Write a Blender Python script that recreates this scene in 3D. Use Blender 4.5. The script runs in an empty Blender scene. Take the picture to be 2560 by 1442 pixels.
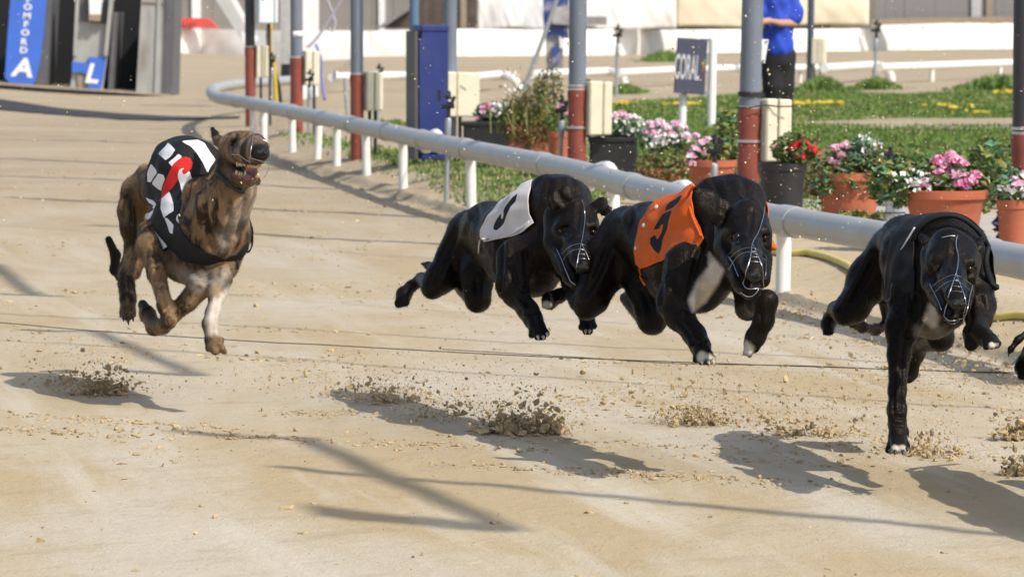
import bpy, math, random
import numpy as np
from mathutils import Vector, Matrix, Euler
from mathutils.bvhtree import BVHTree

# ------------------------------------------------------------------ camera, sky, sun, exposure
SC = bpy.context.scene
COL = SC.collection
F = 9244.0                      # focal length in photo pixels (130 mm on a 36 mm sensor)
CH = 1.05                       # camera height
TH = math.atan((720 - 50) / F)  # pitch down
cam_d = bpy.data.cameras.new("camera")
cam_d.lens = 130.0
cam_d.sensor_width = 36.0
cam_d.clip_start = 0.1
cam_d.clip_end = 3000
cam_d.dof.use_dof = True
cam_d.dof.focus_distance = 8.7
cam_d.dof.aperture_fstop = 12.5
cam = bpy.data.objects.new("camera", cam_d)
cam.location = (0, 0, CH)
cam.rotation_euler = (math.pi / 2 - TH, 0, 0)
COL.objects.link(cam)
SC.camera = cam

SUN = Vector((0.70, -0.60, 1.0)).normalized()
world = bpy.data.worlds.new("World")
SC.world = world
world.use_nodes = True
wn = world.node_tree
sky = wn.nodes.new("ShaderNodeTexSky")
sky.sky_type = 'NISHITA'
sky.sun_disc = False
sky.sun_elevation = math.asin(SUN.z)
sky.sun_rotation = math.atan2(SUN.x, SUN.y)
sky.air_density = 1.0
sky.dust_density = 2.4
sky.ozone_density = 0.7
wn.links.new(sky.outputs[0], wn.nodes["Background"].inputs[0])
wn.nodes["Background"].inputs[1].default_value = 0.15
sun_d = bpy.data.lights.new("sun", 'SUN')
sun_d.energy = 3.6
sun_d.angle = math.radians(0.53)
sun_d.color = (1.0, 0.95, 0.87)
sun = bpy.data.objects.new("sun", sun_d)
sun.rotation_euler = (-SUN).to_track_quat('-Z', 'Y').to_euler()
COL.objects.link(sun)
SC.view_settings.view_transform = 'Standard'
SC.view_settings.look = 'None'
SC.view_settings.exposure = 0.27
SC.view_settings.gamma = 1.0
SC.view_settings.use_curve_mapping = False
SC.render.film_transparent = False
SC.cycles.max_bounces = 6

rng = np.random.default_rng(7)
random.seed(7)

# ------------------------------------------------------------------ surveying: photo pixel -> world
_ct, _st = math.cos(TH), math.sin(TH)


def ray(px, py):
    u, v = (px - 1280) / F, -(py - 720) / F
    return np.array([u, _ct + v * _st, -_st + v * _ct])


def P(px, py, Y):
    d = ray(px, py)
    return np.array([0, 0, CH]) + d * (Y / d[1])


def G(px, py, z=0.0):
    d = ray(px, py)
    return np.array([0, 0, CH]) + d * ((z - CH) / d[2])


def proj(p):
    p = np.asarray(p, float)
    x, y, z = p[..., 0], p[..., 1], p[..., 2] - CH
    dep = y * _ct - z * _st
    up = y * _st + z * _ct
    return 1280 + F * x / dep, 720 - F * up / dep


# ------------------------------------------------------------------ object helpers
def tag(o, label=None, cat=None, group=None, kind=None):
    if label: o["label"] = label
    if cat: o["category"] = cat
    if group: o["group"] = group
    if kind: o["kind"] = kind
    return o


def thing(name, label, cat, loc=(0, 0, 0), group=None):
    o = bpy.data.objects.new(name, None)
    o.empty_display_size = 0.1
    o.location = loc
    COL.objects.link(o)
    return tag(o, label, cat, group)


def abs_loc(o):
    v = Vector((0, 0, 0))
    while o is not None:
        v = v + o.location
        o = o.parent
    return v


def mesh_obj(name, V, Fc, mats, parent=None, smooth=True, mi=None, origin=None):
    """links one mesh object; V in world metres, re-based on the parent's (unrotated) origin"""
    V = np.asarray(V, float).reshape(-1, 3)
    base = np.array(abs_loc(parent)) if parent is not None else (np.array(origin) if origin is not None else np.zeros(3))
    loc = np.zeros(3)
    me = bpy.data.meshes.new(name)
    me.from_pydata((V - base).tolist(), [], Fc if isinstance(Fc, list) else Fc.tolist())
    for m in (mats if isinstance(mats, (list, tuple)) else [mats]):
        me.materials.append(m)
    if mi is not None:
        me.polygons.foreach_set("material_index", np.asarray(mi, dtype=np.int32))
    if smooth:
        me.polygons.foreach_set("use_smooth", np.ones(len(me.polygons), dtype=bool))
    me.update()
    o = bpy.data.objects.new(name, me)
    COL.objects.link(o)
    if parent is not None:
        o.parent = parent
    elif origin is not None:
        o.location = origin
    return o


def dup(root, loc, label=None, group=None):
    def cp(o, parent):
        c = o.copy()
        COL.objects.link(c)
        if parent is not None:
            c.parent = parent
        for ch in [x for x in bpy.data.objects if x.parent == o]:
            cp(ch, c)
        return c
    r = cp(root, None)
    r.location = loc
    if label: r["label"] = label
    if group: r["group"] = group
    return r


class MB:
    """collects simple shapes into one mesh"""
    def __init__(s):
        s.V, s.F, s.M, s.n = [], [], [], 0

    def add(s, V, Fc, m=0):
        V = np.asarray(V, float).reshape(-1, 3)
        s.V.append(V)
        for f in Fc:
            s.F.append([i + s.n for i in f])
            s.M.append(m)
        s.n += len(V)
        return s

    def box(s, c, size, R=None, m=0, bev=0.0):
        hx, hy, hz = np.array(size) / 2
        b = min(bev, hx * .8, hy * .8, hz * .8)
        if b > 0:
            pts = []
            for sx in (-1, 1):
                for sy in (-1, 1):
                    for sz in (-1, 1):
                        pts += [(sx * hx, sy * (hy - b), sz * (hz - b)), (sx * (hx - b), sy * hy, sz * (hz - b)), (sx * (hx - b), sy * (hy - b), sz * hz)]
            V = np.array(pts)
            idx = lambda sx, sy, sz, k: ((sx * 2 + sy) * 2 + sz) * 3 + k
            Fc = []
            for a in (0, 1):
                q = [idx(a, 0, 0, 0), idx(a, 1, 0, 0), idx(a, 1, 1, 0), idx(a, 0, 1, 0)]; Fc.append(q if a else q[::-1])
                q = [idx(0, a, 0, 1), idx(0, a, 1, 1), idx(1, a, 1, 1), idx(1, a, 0, 1)]; Fc.append(q if a else q[::-1])
                q = [idx(0, 0, a, 2), idx(1, 0, a, 2), idx(1, 1, a, 2), idx(0, 1, a, 2)]; Fc.append(q if a else q[::-1])
            for a in (0, 1):
                for c2 in (0, 1):
                    q = [idx(a, c2, 0, 0), idx(a, c2, 1, 0), idx(a, c2, 1, 1), idx(a, c2, 0, 1)]; Fc.append(q if a != c2 else q[::-1])
                    q = [idx(a, 0, c2, 0), idx(a, 1, c2, 0), idx(a, 1, c2, 2), idx(a, 0, c2, 2)]; Fc.append(q if a == c2 else q[::-1])
                    q = [idx(0, a, c2, 1), idx(1, a, c2, 1), idx(1, a, c2, 2), idx(0, a, c2, 2)]; Fc.append(q if a != c2 else q[::-1])
            for sx in (0, 1):
                for sy in (0, 1):
                    for sz in (0, 1):
                        q = [idx(sx, sy, sz, 0), idx(sx, sy, sz, 1), idx(sx, sy, sz, 2)]
                        Fc.append(q if (sx + sy + sz) % 2 else q[::-1])
        else:
            V = np.array([(x, y, z) for x in (-hx, hx) for y in (-hy, hy) for z in (-hz, hz)])
            Fc = [[0, 1, 3, 2], [4, 6, 7, 5], [0, 4, 5, 1], [2, 3, 7, 6], [0, 2, 6, 4], [1, 5, 7, 3]]
        if R is not None:
            V = V @ np.array(R).T
        return s.add(V + np.array(c), Fc, m)

    def tube(s, path, r, n=10, m=0, cap=True):
        path = np.asarray(path, float)
        k = len(path)
        r = np.full(k, r) if np.isscalar(r) else np.asarray(r, float)
        T = np.gradient(path, axis=0) if k > 2 else np.repeat((path[1] - path[0])[None], 2, 0)
        T /= np.linalg.norm(T, axis=1)[:, None] + 1e-12
        a = np.array([0, 0, 1.0]) if abs(T[0][2]) < .9 else np.array([1.0, 0, 0])
        u = np.cross(T[0], a); u /= np.linalg.norm(u)
        V = []
        for i in range(k):
            u = u - T[i] * np.dot(u, T[i]); u /= np.linalg.norm(u)
            w = np.cross(T[i], u)
            for j in range(n):
                t = 2 * math.pi * j / n
                V.append(path[i] + r[i] * (math.cos(t) * u + math.sin(t) * w))
        Fc = []
        for i in range(k - 1):
            for j in range(n):
                Fc.append([i * n + j, i * n + (j + 1) % n, (i + 1) * n + (j + 1) % n, (i + 1) * n + j])
        if cap:
            Fc.append(list(range(n))[::-1]); Fc.append([(k - 1) * n + j for j in range(n)])
        return s.add(V, Fc, m)

    def lathe(s, c, prof, n=24, m=0, axis=None):
        """prof: [(radius, height)] about +z (or about `axis`) from c"""
        V = []
        for (rr, z) in prof:
            for j in range(n):
                t = 2 * math.pi * j / n
                V.append((rr * math.cos(t), rr * math.sin(t), z))
        V = np.array(V)
        if axis is not None:
            V = V @ np.array(Vector((0, 0, 1)).rotation_difference(Vector(axis)).to_matrix()).T
        Fc = []
        for i in range(len(prof) - 1):
            for j in range(n):
                Fc.append([i * n + j, i * n + (j + 1) % n, (i + 1) * n + (j + 1) % n, (i + 1) * n + j])
        Fc.append([(len(prof) - 1) * n + j for j in range(n)])
        Fc.append(list(range(n))[::-1])
        return s.add(V + np.array(c), Fc, m)

    def build(s, name, mats, parent=None, smooth=False, origin=None):
        o = mesh_obj(name, np.concatenate(s.V), s.F, mats, parent, smooth, s.M, origin)
        if smooth == 'auto':
            pass
        return o


def auto_smooth(o, deg=40):
    me = o.data
    me.polygons.foreach_set("use_smooth", np.ones(len(me.polygons), dtype=bool))
    try:
        me.set_sharp_from_angle(angle=math.radians(deg))
    except Exception:
        pass
    return o


def catmull(pts, sub=8):
    pts = np.asarray(pts, float)
    q = np.vstack([2 * pts[0] - pts[1], pts, 2 * pts[-1] - pts[-2]])
    out = []
    for i in range(1, len(q) - 2):
        p0, p1, p2, p3 = q[i - 1], q[i], q[i + 1], q[i + 2]
        for t in np.linspace(0, 1, sub, endpoint=False):
            out.append(.5 * ((2 * p1) + (-p0 + p2) * t + (2 * p0 - 5 * p1 + 4 * p2 - p3) * t * t + (-p0 + 3 * p1 - 3 * p2 + p3) * t ** 3))
    out.append(pts[-1])
    return np.array(out)


# ------------------------------------------------------------------ materials
def newmat(name):
    m = bpy.data.materials.new(name)
    m.use_nodes = True
    return m, m.node_tree.nodes, m.node_tree.links, m.node_tree.nodes["Principled BSDF"]


def mk(name, col, rough=.6, var=.12, scale=15, bump=0.0, bscale=60, metal=0.0, spec=.5, dirt=None, dscale=4, damt=.5, stretch=(1, 1, 1)):
    m, n, l, b = newmat(name)
    tc = n.new("ShaderNodeTexCoord")
    mp = n.new("ShaderNodeMapping"); mp.inputs['Scale'].default_value = stretch
    l.new(tc.outputs['Object'], mp.inputs[0])
    nz = n.new("ShaderNodeTexNoise"); nz.inputs['Scale'].default_value = scale; nz.inputs['Detail'].default_value = 6
    l.new(mp.outputs[0], nz.inputs['Vector'])
    cr = n.new("ShaderNodeValToRGB")
    c = np.array(col)
    cr.color_ramp.elements[0].position = .3; cr.color_ramp.elements[1].position = .7
    cr.color_ramp.elements[0].color = (*np.clip(c * (1 - var), 0, 1), 1)
    cr.color_ramp.elements[1].color = (*np.clip(c * (1 + var), 0, 1), 1)
    l.new(nz.outputs[0], cr.inputs[0])
    out = cr.outputs[0]
    if dirt is not None:
        n2 = n.new("ShaderNodeTexNoise"); n2.inputs['Scale'].default_value = dscale; n2.inputs['Detail'].default_value = 8
        l.new(mp.outputs[0], n2.inputs['Vector'])
        r2 = n.new("ShaderNodeValToRGB"); r2.color_ramp.elements[0].position = .5; r2.color_ramp.elements[1].position = .72
        l.new(n2.outputs[0], r2.inputs[0])
        mt = n.new("ShaderNodeMath"); mt.operation = 'MULTIPLY'; mt.inputs[1].default_value = damt
        l.new(r2.outputs[0], mt.inputs[0])
        mx = n.new("ShaderNodeMixRGB"); mx.inputs[2].default_value = (*dirt, 1)
        l.new(mt.outputs[0], mx.inputs[0]); l.new(out, mx.inputs[1])
        out = mx.outputs[0]
    l.new(out, b.inputs['Base Color'])
    b.inputs['Roughness'].default_value = rough
    b.inputs['Metallic'].default_value = metal
    b.inputs['Specular IOR Level'].default_value = spec
    if bump:
        n3 = n.new("ShaderNodeTexNoise"); n3.inputs['Scale'].default_value = bscale; n3.inputs['Detail'].default_value = 5
        l.new(mp.outputs[0], n3.inputs['Vector'])
        bp = n.new("ShaderNodeBump"); bp.inputs['Strength'].default_value = bump; bp.inputs['Distance'].default_value = .01
        l.new(n3.outputs[0], bp.inputs['Height']); l.new(bp.outputs[0], b.inputs['Normal'])
    return m
# ------------------------------------------------------------------ sculpting: smooth union of tapered limbs, meshed by surface nets
class Sculpt:
    def __init__(s, prims, h):
        """prims: dicts a,b (3), ra,rb, k, fn (flat normal) , ff (flat factor)"""
        s.h = h
        lo = np.min([np.minimum(p['a'] - p['ra'], p['b'] - p['rb']) for p in prims], 0) - 6 * h
        hi = np.max([np.maximum(p['a'] + p['ra'], p['b'] + p['rb']) for p in prims], 0) + 6 * h
        s.o = lo
        s.n = np.ceil((hi - lo) / h).astype(int) + 1
        s.D = np.full(s.n, 0.06, np.float32)
        for p in prims:
            s.add(p)

    def add(s, p):
        a, b, ra, rb, k = p['a'], p['b'], p['ra'], p['rb'], p['k']
        m = k + 4 * s.h
        lo = np.minimum(a - ra, b - rb) - m
        hi = np.maximum(a + ra, b + rb) + m
        i0 = np.maximum(np.floor((lo - s.o) / s.h).astype(int), 0)
        i1 = np.minimum(np.ceil((hi - s.o) / s.h).astype(int) + 1, s.n)
        gx, gy, gz = [s.o[i] + s.h * np.arange(i0[i], i1[i], dtype=np.float32) for i in range(3)]
        X = np.stack(np.meshgrid(gx, gy, gz, indexing='ij'), -1).astype(np.float32)
        ab = (b - a).astype(np.float32)
        L2 = float(ab @ ab) + 1e-12
        t = np.clip(((X - a.astype(np.float32)) @ ab) / L2, 0, 1)
        d = X - (a.astype(np.float32) + t[..., None] * ab)
        if p.get('fn') is not None:
            fn = p['fn'].astype(np.float32)
            c = d @ fn
            d = d + (c * (1 / p['ff'] - 1))[..., None] * fn
        r = ra + t * (rb - ra)
        q = np.sqrt((d * d).sum(-1)) - r
        if p.get('fn') is not None:
            q = q * (p['ff'] * .5 + .5)
        sl = tuple(slice(i0[i], i1[i]) for i in range(3))
        g = s.D[sl]
        if p.get('sub'):
            hh = np.maximum(k - np.abs(g + q), 0) / k
            s.D[sl] = np.maximum(g, -q) + hh * hh * k * .25
        else:
            hh = np.maximum(k - np.abs(g - q), 0) / k
            s.D[sl] = np.minimum(g, q) - hh * hh * k * .25

    def mesh(s, iso=0.0, relax=2):
        D = s.D - np.float32(iso)
        ins = D < 0
        c = np.zeros(np.array(D.shape) - 1, np.int8)
        offs = [(i, j, k) for i in (0, 1) for j in (0, 1) for k in (0, 1)]
        nx, ny, nz = c.shape
        for (i, j, k) in offs:
            c += ins[i:i + nx, j:j + ny, k:k + nz]
        act = np.argwhere((c > 0) & (c < 8))
        val = np.stack([D[act[:, 0] + i, act[:, 1] + j, act[:, 2] + k] for (i, j, k) in offs], 1)
        pos = np.zeros((len(act), 3)); cnt = np.zeros(len(act))
        O = np.array(offs, float)
        for a in range(8):
            for b in range(a + 1, 8):
                if abs(O[a] - O[b]).sum() == 1:
                    va, vb = val[:, a], val[:, b]
                    m = (va < 0) != (vb < 0)
                    t = np.where(m, va / (va - vb + 1e-20), 0)
                    pos += np.where(m[:, None], O[a] + t[:, None] * (O[b] - O[a]), 0)
                    cnt += m
        V = s.o + s.h * (act + pos / cnt[:, None])
        idx = np.full(c.shape, -1, np.int32)
        idx[act[:, 0], act[:, 1], act[:, 2]] = np.arange(len(act))
        Q = []
        for ax in range(3):
            sl0 = [slice(None)] * 3; sl1 = [slice(None)] * 3
            sl0[ax] = slice(0, -1); sl1[ax] = slice(1, None)
            A, B = ins[tuple(sl0)], ins[tuple(sl1)]
            e = np.argwhere(A != B)
            u, w = (ax + 1) % 3, (ax + 2) % 3
            ok = (e[:, u] > 0) & (e[:, w] > 0) & (e[:, u] < D.shape[u] - 1) & (e[:, w] < D.shape[w] - 1)
            e = e[ok]
            flip = A[e[:, 0], e[:, 1], e[:, 2]]
            def at(du, dw):
                q = e.copy(); q[:, u] += du; q[:, w] += dw
                return idx[q[:, 0], q[:, 1], q[:, 2]]
            q = np.stack([at(-1, -1), at(0, -1), at(0, 0), at(-1, 0)], 1)
            q[~flip] = q[~flip][:, ::-1]
            Q.append(q)
        Q = np.concatenate(Q)
        Q = Q[(Q >= 0).all(1)]
        if relax:
            E = np.concatenate([Q[:, [0, 1]], Q[:, [1, 2]], Q[:, [2, 3]], Q[:, [3, 0]]])
            E = np.concatenate([E, E[:, ::-1]])
            deg = np.bincount(E[:, 0], minlength=len(V))[:, None] + 1e-9
            for it in range(relax):
                for w in (.5, -.35):
                    S = np.stack([np.bincount(E[:, 0], V[E[:, 1], i], minlength=len(V)) for i in range(3)], 1) / deg
                    V = V + w * (S - V)
        return V, Q


def clip_tris(V, A, T, col):
    """split triangles where attribute column `col` crosses zero; A rides along; returns V, A, inside tris (<0), outside tris"""
    V = [tuple(v) for v in V]; A = [np.asarray(a, float) for a in A]
    cache = {}
    ins, out = [], []
    def cut(i, j):
        key = (i, j) if i < j else (j, i)
        if key not in cache:
            si, sj = A[i][col], A[j][col]
            t = si / (si - sj)
            a, b = V[i], V[j]
            V.append(tuple(a[q] + t * (b[q] - a[q]) for q in range(3)))
            w = A[i] + t * (A[j] - A[i]); w[col] = 0.0
            A.append(w)
            cache[key] = len(V) - 1
        return cache[key]
    for t in T:
        n = [A[i][col] < 0 for i in t]
        c = sum(n)
        if c == 3: ins.append(list(t))
        elif c == 0: out.append(list(t))
        else:
            a, b = (ins, out) if c == 1 else (out, ins)
            k = n.index(True) if c == 1 else n.index(False)
            i, j, m = t[k], t[(k + 1) % 3], t[(k + 2) % 3]
            p, q = cut(i, j), cut(i, m)
            a.append([i, p, q]); b.append([p, j, m]); b.append([p, m, q])
    return np.array(V), A, ins, out


def poly_sd(x, y, poly):
    """signed distance to a polygon, negative inside"""
    poly = np.asarray(poly, float)
    d = np.full(x.shape, 1e9); inside = np.zeros(x.shape, bool)
    n = len(poly)
    for i in range(n):
        a, b = poly[i], poly[(i + 1) % n]
        e = b - a
        t = np.clip(((x - a[0]) * e[0] + (y - a[1]) * e[1]) / (e @ e + 1e-12), 0, 1)
        d = np.minimum(d, np.hypot(x - a[0] - t * e[0], y - a[1] - t * e[1]))
        cr = (a[1] > y) != (b[1] > y)
        with np.errstate(divide='ignore', invalid='ignore'):
            xi = (b[0] - a[0]) * (y - a[1]) / (b[1] - a[1]) + a[0]
        inside ^= cr & (x < xi)
    return np.where(inside, -d, d)


class Frame:
    """crop coordinates (x,y) of the photograph + depth behind the animal's reference distance"""
    kk = .62
    dz = 0.0

    def __init__(s, ox, oy, k, Y0):
        s.ox, s.oy, s.k, s.Y0 = ox, oy, k, Y0

    def px(s, x, y):
        return s.ox + x / s.k, s.oy + y / s.k

    def p(s, x, y, d):
        return P(*s.px(x, y), s.Y0 + d + s.dz)

    def r(s, r, d):
        return r / s.k * (s.Y0 + d + s.dz) / F

    def chain(s, pts, k=.03, fn=None, ff=1.0, J=False, sub=False):
        out = []
        if k >= .02: k = k * s.kk
        for a, b in zip(pts[:-1], pts[1:]):
            out.append(dict(a=s.p(*a[:3]), b=s.p(*b[:3]), ra=s.r(a[3], a[2]), rb=s.r(b[3], b[2]), k=k,
                            fn=None if fn is None else np.array(Vector(fn).normalized()), ff=ff, J=J, sub=sub))
        return out

    def ball(s, x, y, d, r, **kw):
        return s.chain([(x, y, d, r), (x + .01, y, d, r)], **kw)

    def poly(s, pts):
        return [s.px(*q) for q in pts]
# ------------------------------------------------------------------ the setting: sand track, raised infield, lawn
IZ = 0.12                       # the infield stands a hand's breadth above the track
RAIL_PX = [(2760, 702), (2560, 655), (2380, 622), (2200, 590), (1945, 547), (1760, 508), (1600, 470), (1400, 418), (1170, 373), (1000, 336), (850, 304), (700, 273), (620, 256)]
def rail_z(px): return float(np.interp(px, [1170, 1945], [.36, .31]))
RAIL = np.array([G(x, y, rail_z(x)) for x, y in RAIL_PX])
_o = np.argsort(RAIL[:, 1])
_rs = catmull(RAIL[_o], 8)


def xr(Y):
    Y = np.asarray(Y, float)
    x = np.interp(Y, _rs[:, 1], _rs[:, 0])
    x = np.where(Y < _rs[0, 1], _rs[0, 0] + (_rs[0, 1] - Y) * .22, x)
    return np.where(Y > _rs[-1, 1], _rs[-1, 0] - (Y - _rs[-1, 1]) * .03, x)


def _hash(i, j, seed):
    n = np.sin(i * 127.1 + j * 311.7 + seed * 74.7) * 43758.5453
    return n - np.floor(n)


def vnoise(x, y, seed=0):
    i, j = np.floor(x), np.floor(y)
    u, v = x - i, y - j
    u = u * u * (3 - 2 * u); v = v * v * (3 - 2 * v)
    return (_hash(i, j, seed) * (1 - u) + _hash(i + 1, j, seed) * u) * (1 - v) + (_hash(i, j + 1, seed) * (1 - u) + _hash(i + 1, j + 1, seed) * u) * v


def fbm(x, y, seed=0, oct=4):
    s, a = 0, .5
    for o in range(oct):
        s = s + a * vnoise(x, y, seed + o); x, y, a = x * 2.03, y * 2.03, a * .5
    return s


def sstep(a, b, x):
    t = np.clip((x - a) / (b - a), 0, 1)
    return t * t * (3 - 2 * t)


def gz(X, Y):
    """ground height"""
    X = np.asarray(X, float); Y = np.asarray(Y, float)
    o = X - xr(Y)
    w = np.where(Y > 33, 1.0, .05 + .012 * np.clip(Y - 19, 0, 12))
    edge = .02 + np.interp(Y, [12, 20, 24.5, 27, 33], [0, -.01, -.07, -.09, -.09]) + .07 * (fbm(X * 3, Y * 2, 5) - .5)
    lip = sstep(-w, 0, o - edge)
    z = IZ * (.35 * lip + .65 * sstep(-.02, .45, o - edge))
    crumb = (fbm(X * 14, Y * 9, 2) - .5) * .035 * np.exp(-((o - edge + .02) / .10) ** 2) * (Y < 30)
    z = z + crumb + (fbm(X * 1.1, Y * .8, 9) - .5) * .018 + (fbm(X * 7, Y * 5, 4) - .5) * .010
    bank = .22 * sstep(-5.0, -9.5, X) * sstep(38, 50, Y)
    return z + bank


def to_lin(r, g, b):
    c = np.array([r, g, b]) / 255.0
    return np.where(c < .04045, c / 12.92, ((c + .055) / 1.055) ** 2.4)


def sand_mat(name, infield=False):
    m, n, l, b = newmat(name)
    tc = n.new("ShaderNodeTexCoord")
    def noise(scale, det=6, sc=(1, 1, 1), dist=0.0, rough=.55, rot=0.0):
        m0 = n.new("ShaderNodeMapping"); m0.inputs['Rotation'].default_value = (0, 0, rot)
        l.new(tc.outputs['Object'], m0.inputs[0])
        mp = n.new("ShaderNodeMapping"); mp.inputs['Scale'].default_value = sc
        l.new(m0.outputs[0], mp.inputs[0])
        q = n.new("ShaderNodeTexNoise"); q.inputs['Scale'].default_value = scale; q.inputs['Detail'].default_value = det
        q.inputs['Distortion'].default_value = dist; q.inputs['Roughness'].default_value = rough
        l.new(mp.outputs[0], q.inputs['Vector']); return q.outputs[0]
    def ramp(src, p0, p1, c0=(0, 0, 0), c1=(1, 1, 1)):
        r = n.new("ShaderNodeValToRGB"); r.color_ramp.elements[0].position = p0; r.color_ramp.elements[1].position = p1
        r.color_ramp.elements[0].color = (*c0, 1); r.color_ramp.elements[1].color = (*c1, 1)
        l.new(src, r.inputs[0]); return r.outputs[0]
    def mix(f, a, c):
        x = n.new("ShaderNodeMixRGB"); 
        if isinstance(f, float): x.inputs[0].default_value = f
        else: l.new(f, x.inputs[0])
        for i, v in ((1, a), (2, c)):
            if isinstance(v, tuple): x.inputs[i].default_value = (*v, 1)
            else: l.new(v, x.inputs[i])
        return x.outputs[0]
    ochre, pale, damp = (.43, .338, .205), (.495, .435, .335), (.33, .255, .155)
    if infield: ochre, pale, damp = (.50, .40, .25), (.56, .46, .31), (.30, .22, .12)
    c = mix(ramp(noise(1.5, 6, (1, .30, 1), .5, .6, -.214), .40, .60), ochre, pale)
    c = mix(ramp(noise(5, 7, (.7, 1.6, 1), .3, .65, -.55), .52, .78, c1=(.6, .6, .6)), c, damp)     # loose darker sand raked across
    c = mix(ramp(noise(26, 5, (1, 1, 1)), .58, .78, c1=(.38, .38, .38)), c, (.36, .26, .15))
    c = mix(ramp(noise(2.3, 5, (1.9, .17, 1), .25, .6, -.214), .53, .68, c1=(.8, .8, .8)), c, (.54, .485, .38))    # compacted pale wheel-like streaks
    sx = n.new("ShaderNodeSeparateXYZ"); l.new(tc.outputs['Object'], sx.inputs[0])
    mr = n.new("ShaderNodeMapRange"); mr.inputs[1].default_value = 8.5; mr.inputs[2].default_value = 26; mr.inputs[4].default_value = .9
    l.new(sx.outputs[1], mr.inputs[0])
    c = mix(mr.outputs[0], c, mix(ramp(noise(.9, 5, (.4, 1, 1)), .35, .65), (.335, .265, .178), (.395, .322, .225)))   # browner with distance along the track
    if infield:
        at = n.new("ShaderNodeAttribute"); at.attribute_name = "grass"
        g = ramp(noise(9, 6), .35, .7, (.075, .125, .028), (.12, .175, .045))
        g = mix(ramp(noise(3, 5), .5, .72, c1=(.7, .7, .7)), g, (.30, .25, .12))
        g = mix(ramp(noise(.8, 4), .58, .7, c1=(.5, .5, .5)), g, (.24, .19, .09))
        ad = n.new("ShaderNodeMath"); ad.operation = 'MULTIPLY_ADD'; ad.inputs[1].default_value = .5
        l.new(noise(14, 5), ad.inputs[0]); l.new(at.outputs['Fac'], ad.inputs[2])
        c = mix(ramp(ad.outputs[0], .62, .82), c, g)
    l.new(c, b.inputs['Base Color'])
    b.inputs['Roughness'].default_value = .95; b.inputs['Specular IOR Level'].default_value = .1
    h = n.new("ShaderNodeMath"); h.operation = 'MULTIPLY_ADD'; h.inputs[1].default_value = .35
    l.new(noise(160, 4), h.inputs[0]); l.new(noise(24, 8, (1, 1, 1), .4, .7), h.inputs[2])
    bp = n.new("ShaderNodeBump"); bp.inputs['Strength'].default_value = .55; bp.inputs['Distance'].default_value = .02
    l.new(h.outputs[0], bp.inputs['Height']); l.new(bp.outputs[0], b.inputs['Normal'])
    return m


M_SAND = sand_mat("sand")
M_INF = sand_mat("infield_soil", True)


def wpoly(pts, z=IZ):
    return np.array([G(x, y, z)[:2] for x, y in pts])


LAWN = wpoly([(1470, 440), (1500, 262), (1640, 250), (1780, 242), (1880, 232), (2000, 222), (2250, 238), (2400, 228), (2560, 205), (3100, 200), (3300, 500), (2560, 500), (2450, 470), (2200, 500), (2000, 505), (1700, 470)])
STRIP = wpoly([(680, 318), (860, 345), (1000, 372), (1150, 395), (1300, 405), (1480, 440), (1700, 490), (1420, 520), (1330, 508), (1180, 490), (1000, 425), (850, 380), (720, 345)])
FAR_TUFT = wpoly([(930, 300), (1030, 300), (1030, 325), (940, 325)])
POTS_EDGE = wpoly([(1880, 490), (2060, 500), (2240, 560), (2300, 600), (2200, 590), (2000, 555), (1880, 530)])
BARE = wpoly([(2020, 306), (2240, 296), (2700, 296), (2700, 312), (2240, 314), (2020, 312)])


def grassness(X, Y):
    g = sstep(.25, -.25, poly_sd(X, Y, LAWN)) * 1.0
    g = np.maximum(g, .62 * sstep(.2, -.25, poly_sd(X, Y, STRIP)))
    g = np.maximum(g, .6 * sstep(.3, -.2, poly_sd(X, Y, FAR_TUFT)))
    g = np.maximum(g, .6 * sstep(.1, -.1, poly_sd(X, Y, POTS_EDGE)))
    return g * (1 - .9 * sstep(.5, -.2, poly_sd(X, Y, BARE)))


rows = [4.6]
while rows[-1] < 150: rows.append(rows[-1] * 1.0042 if rows[-1] < 40 else rows[-1] * 1.012)
rows = np.array(rows)
oc = -np.concatenate([np.arange(0.0, .42, .014), np.arange(.42, 3.2, .04), 3.2 * 1.16 ** np.arange(0, 20)])[::-1]
oi = np.concatenate([np.arange(0.0, .1, .02), np.arange(.1, 4, .09), 4 * 1.15 ** np.arange(0, 16)])


def sheet(offs):
    Y = np.repeat(rows[:, None], len(offs), 1)
    X = xr(Y) + offs[None, :]
    V = np.stack([X, Y, gz(X, Y)], -1).reshape(-1, 3)
    a = np.arange(len(rows) * len(offs)).reshape(len(rows), len(offs))
    Q = np.stack([a[:-1, :-1], a[:-1, 1:], a[1:, 1:], a[1:, :-1]], -1).reshape(-1, 4)
    return V, Q


V, Q = sheet(oc)
tag(mesh_obj("sand_track", V, Q, M_SAND), kind="structure")
V, Q = sheet(oi)
inf = tag(mesh_obj("infield", V, Q, M_INF), kind="structure")
ga = inf.data.attributes.new("grass", 'FLOAT', 'POINT')
ga.data.foreach_set("value", (grassness(V[:, 0], V[:, 1]) * .8).astype(np.float32))
M_FAR = mk("far_ground", (.36, .30, .20), .95, .2, .2)
tag(mesh_obj("ground", [(-1200, -300, -.35), (1200, -300, -.35), (1200, 2500, -.35), (-1200, 2500, -.35)], [[0, 1, 2, 3]], M_FAR), kind="structure")

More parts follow.
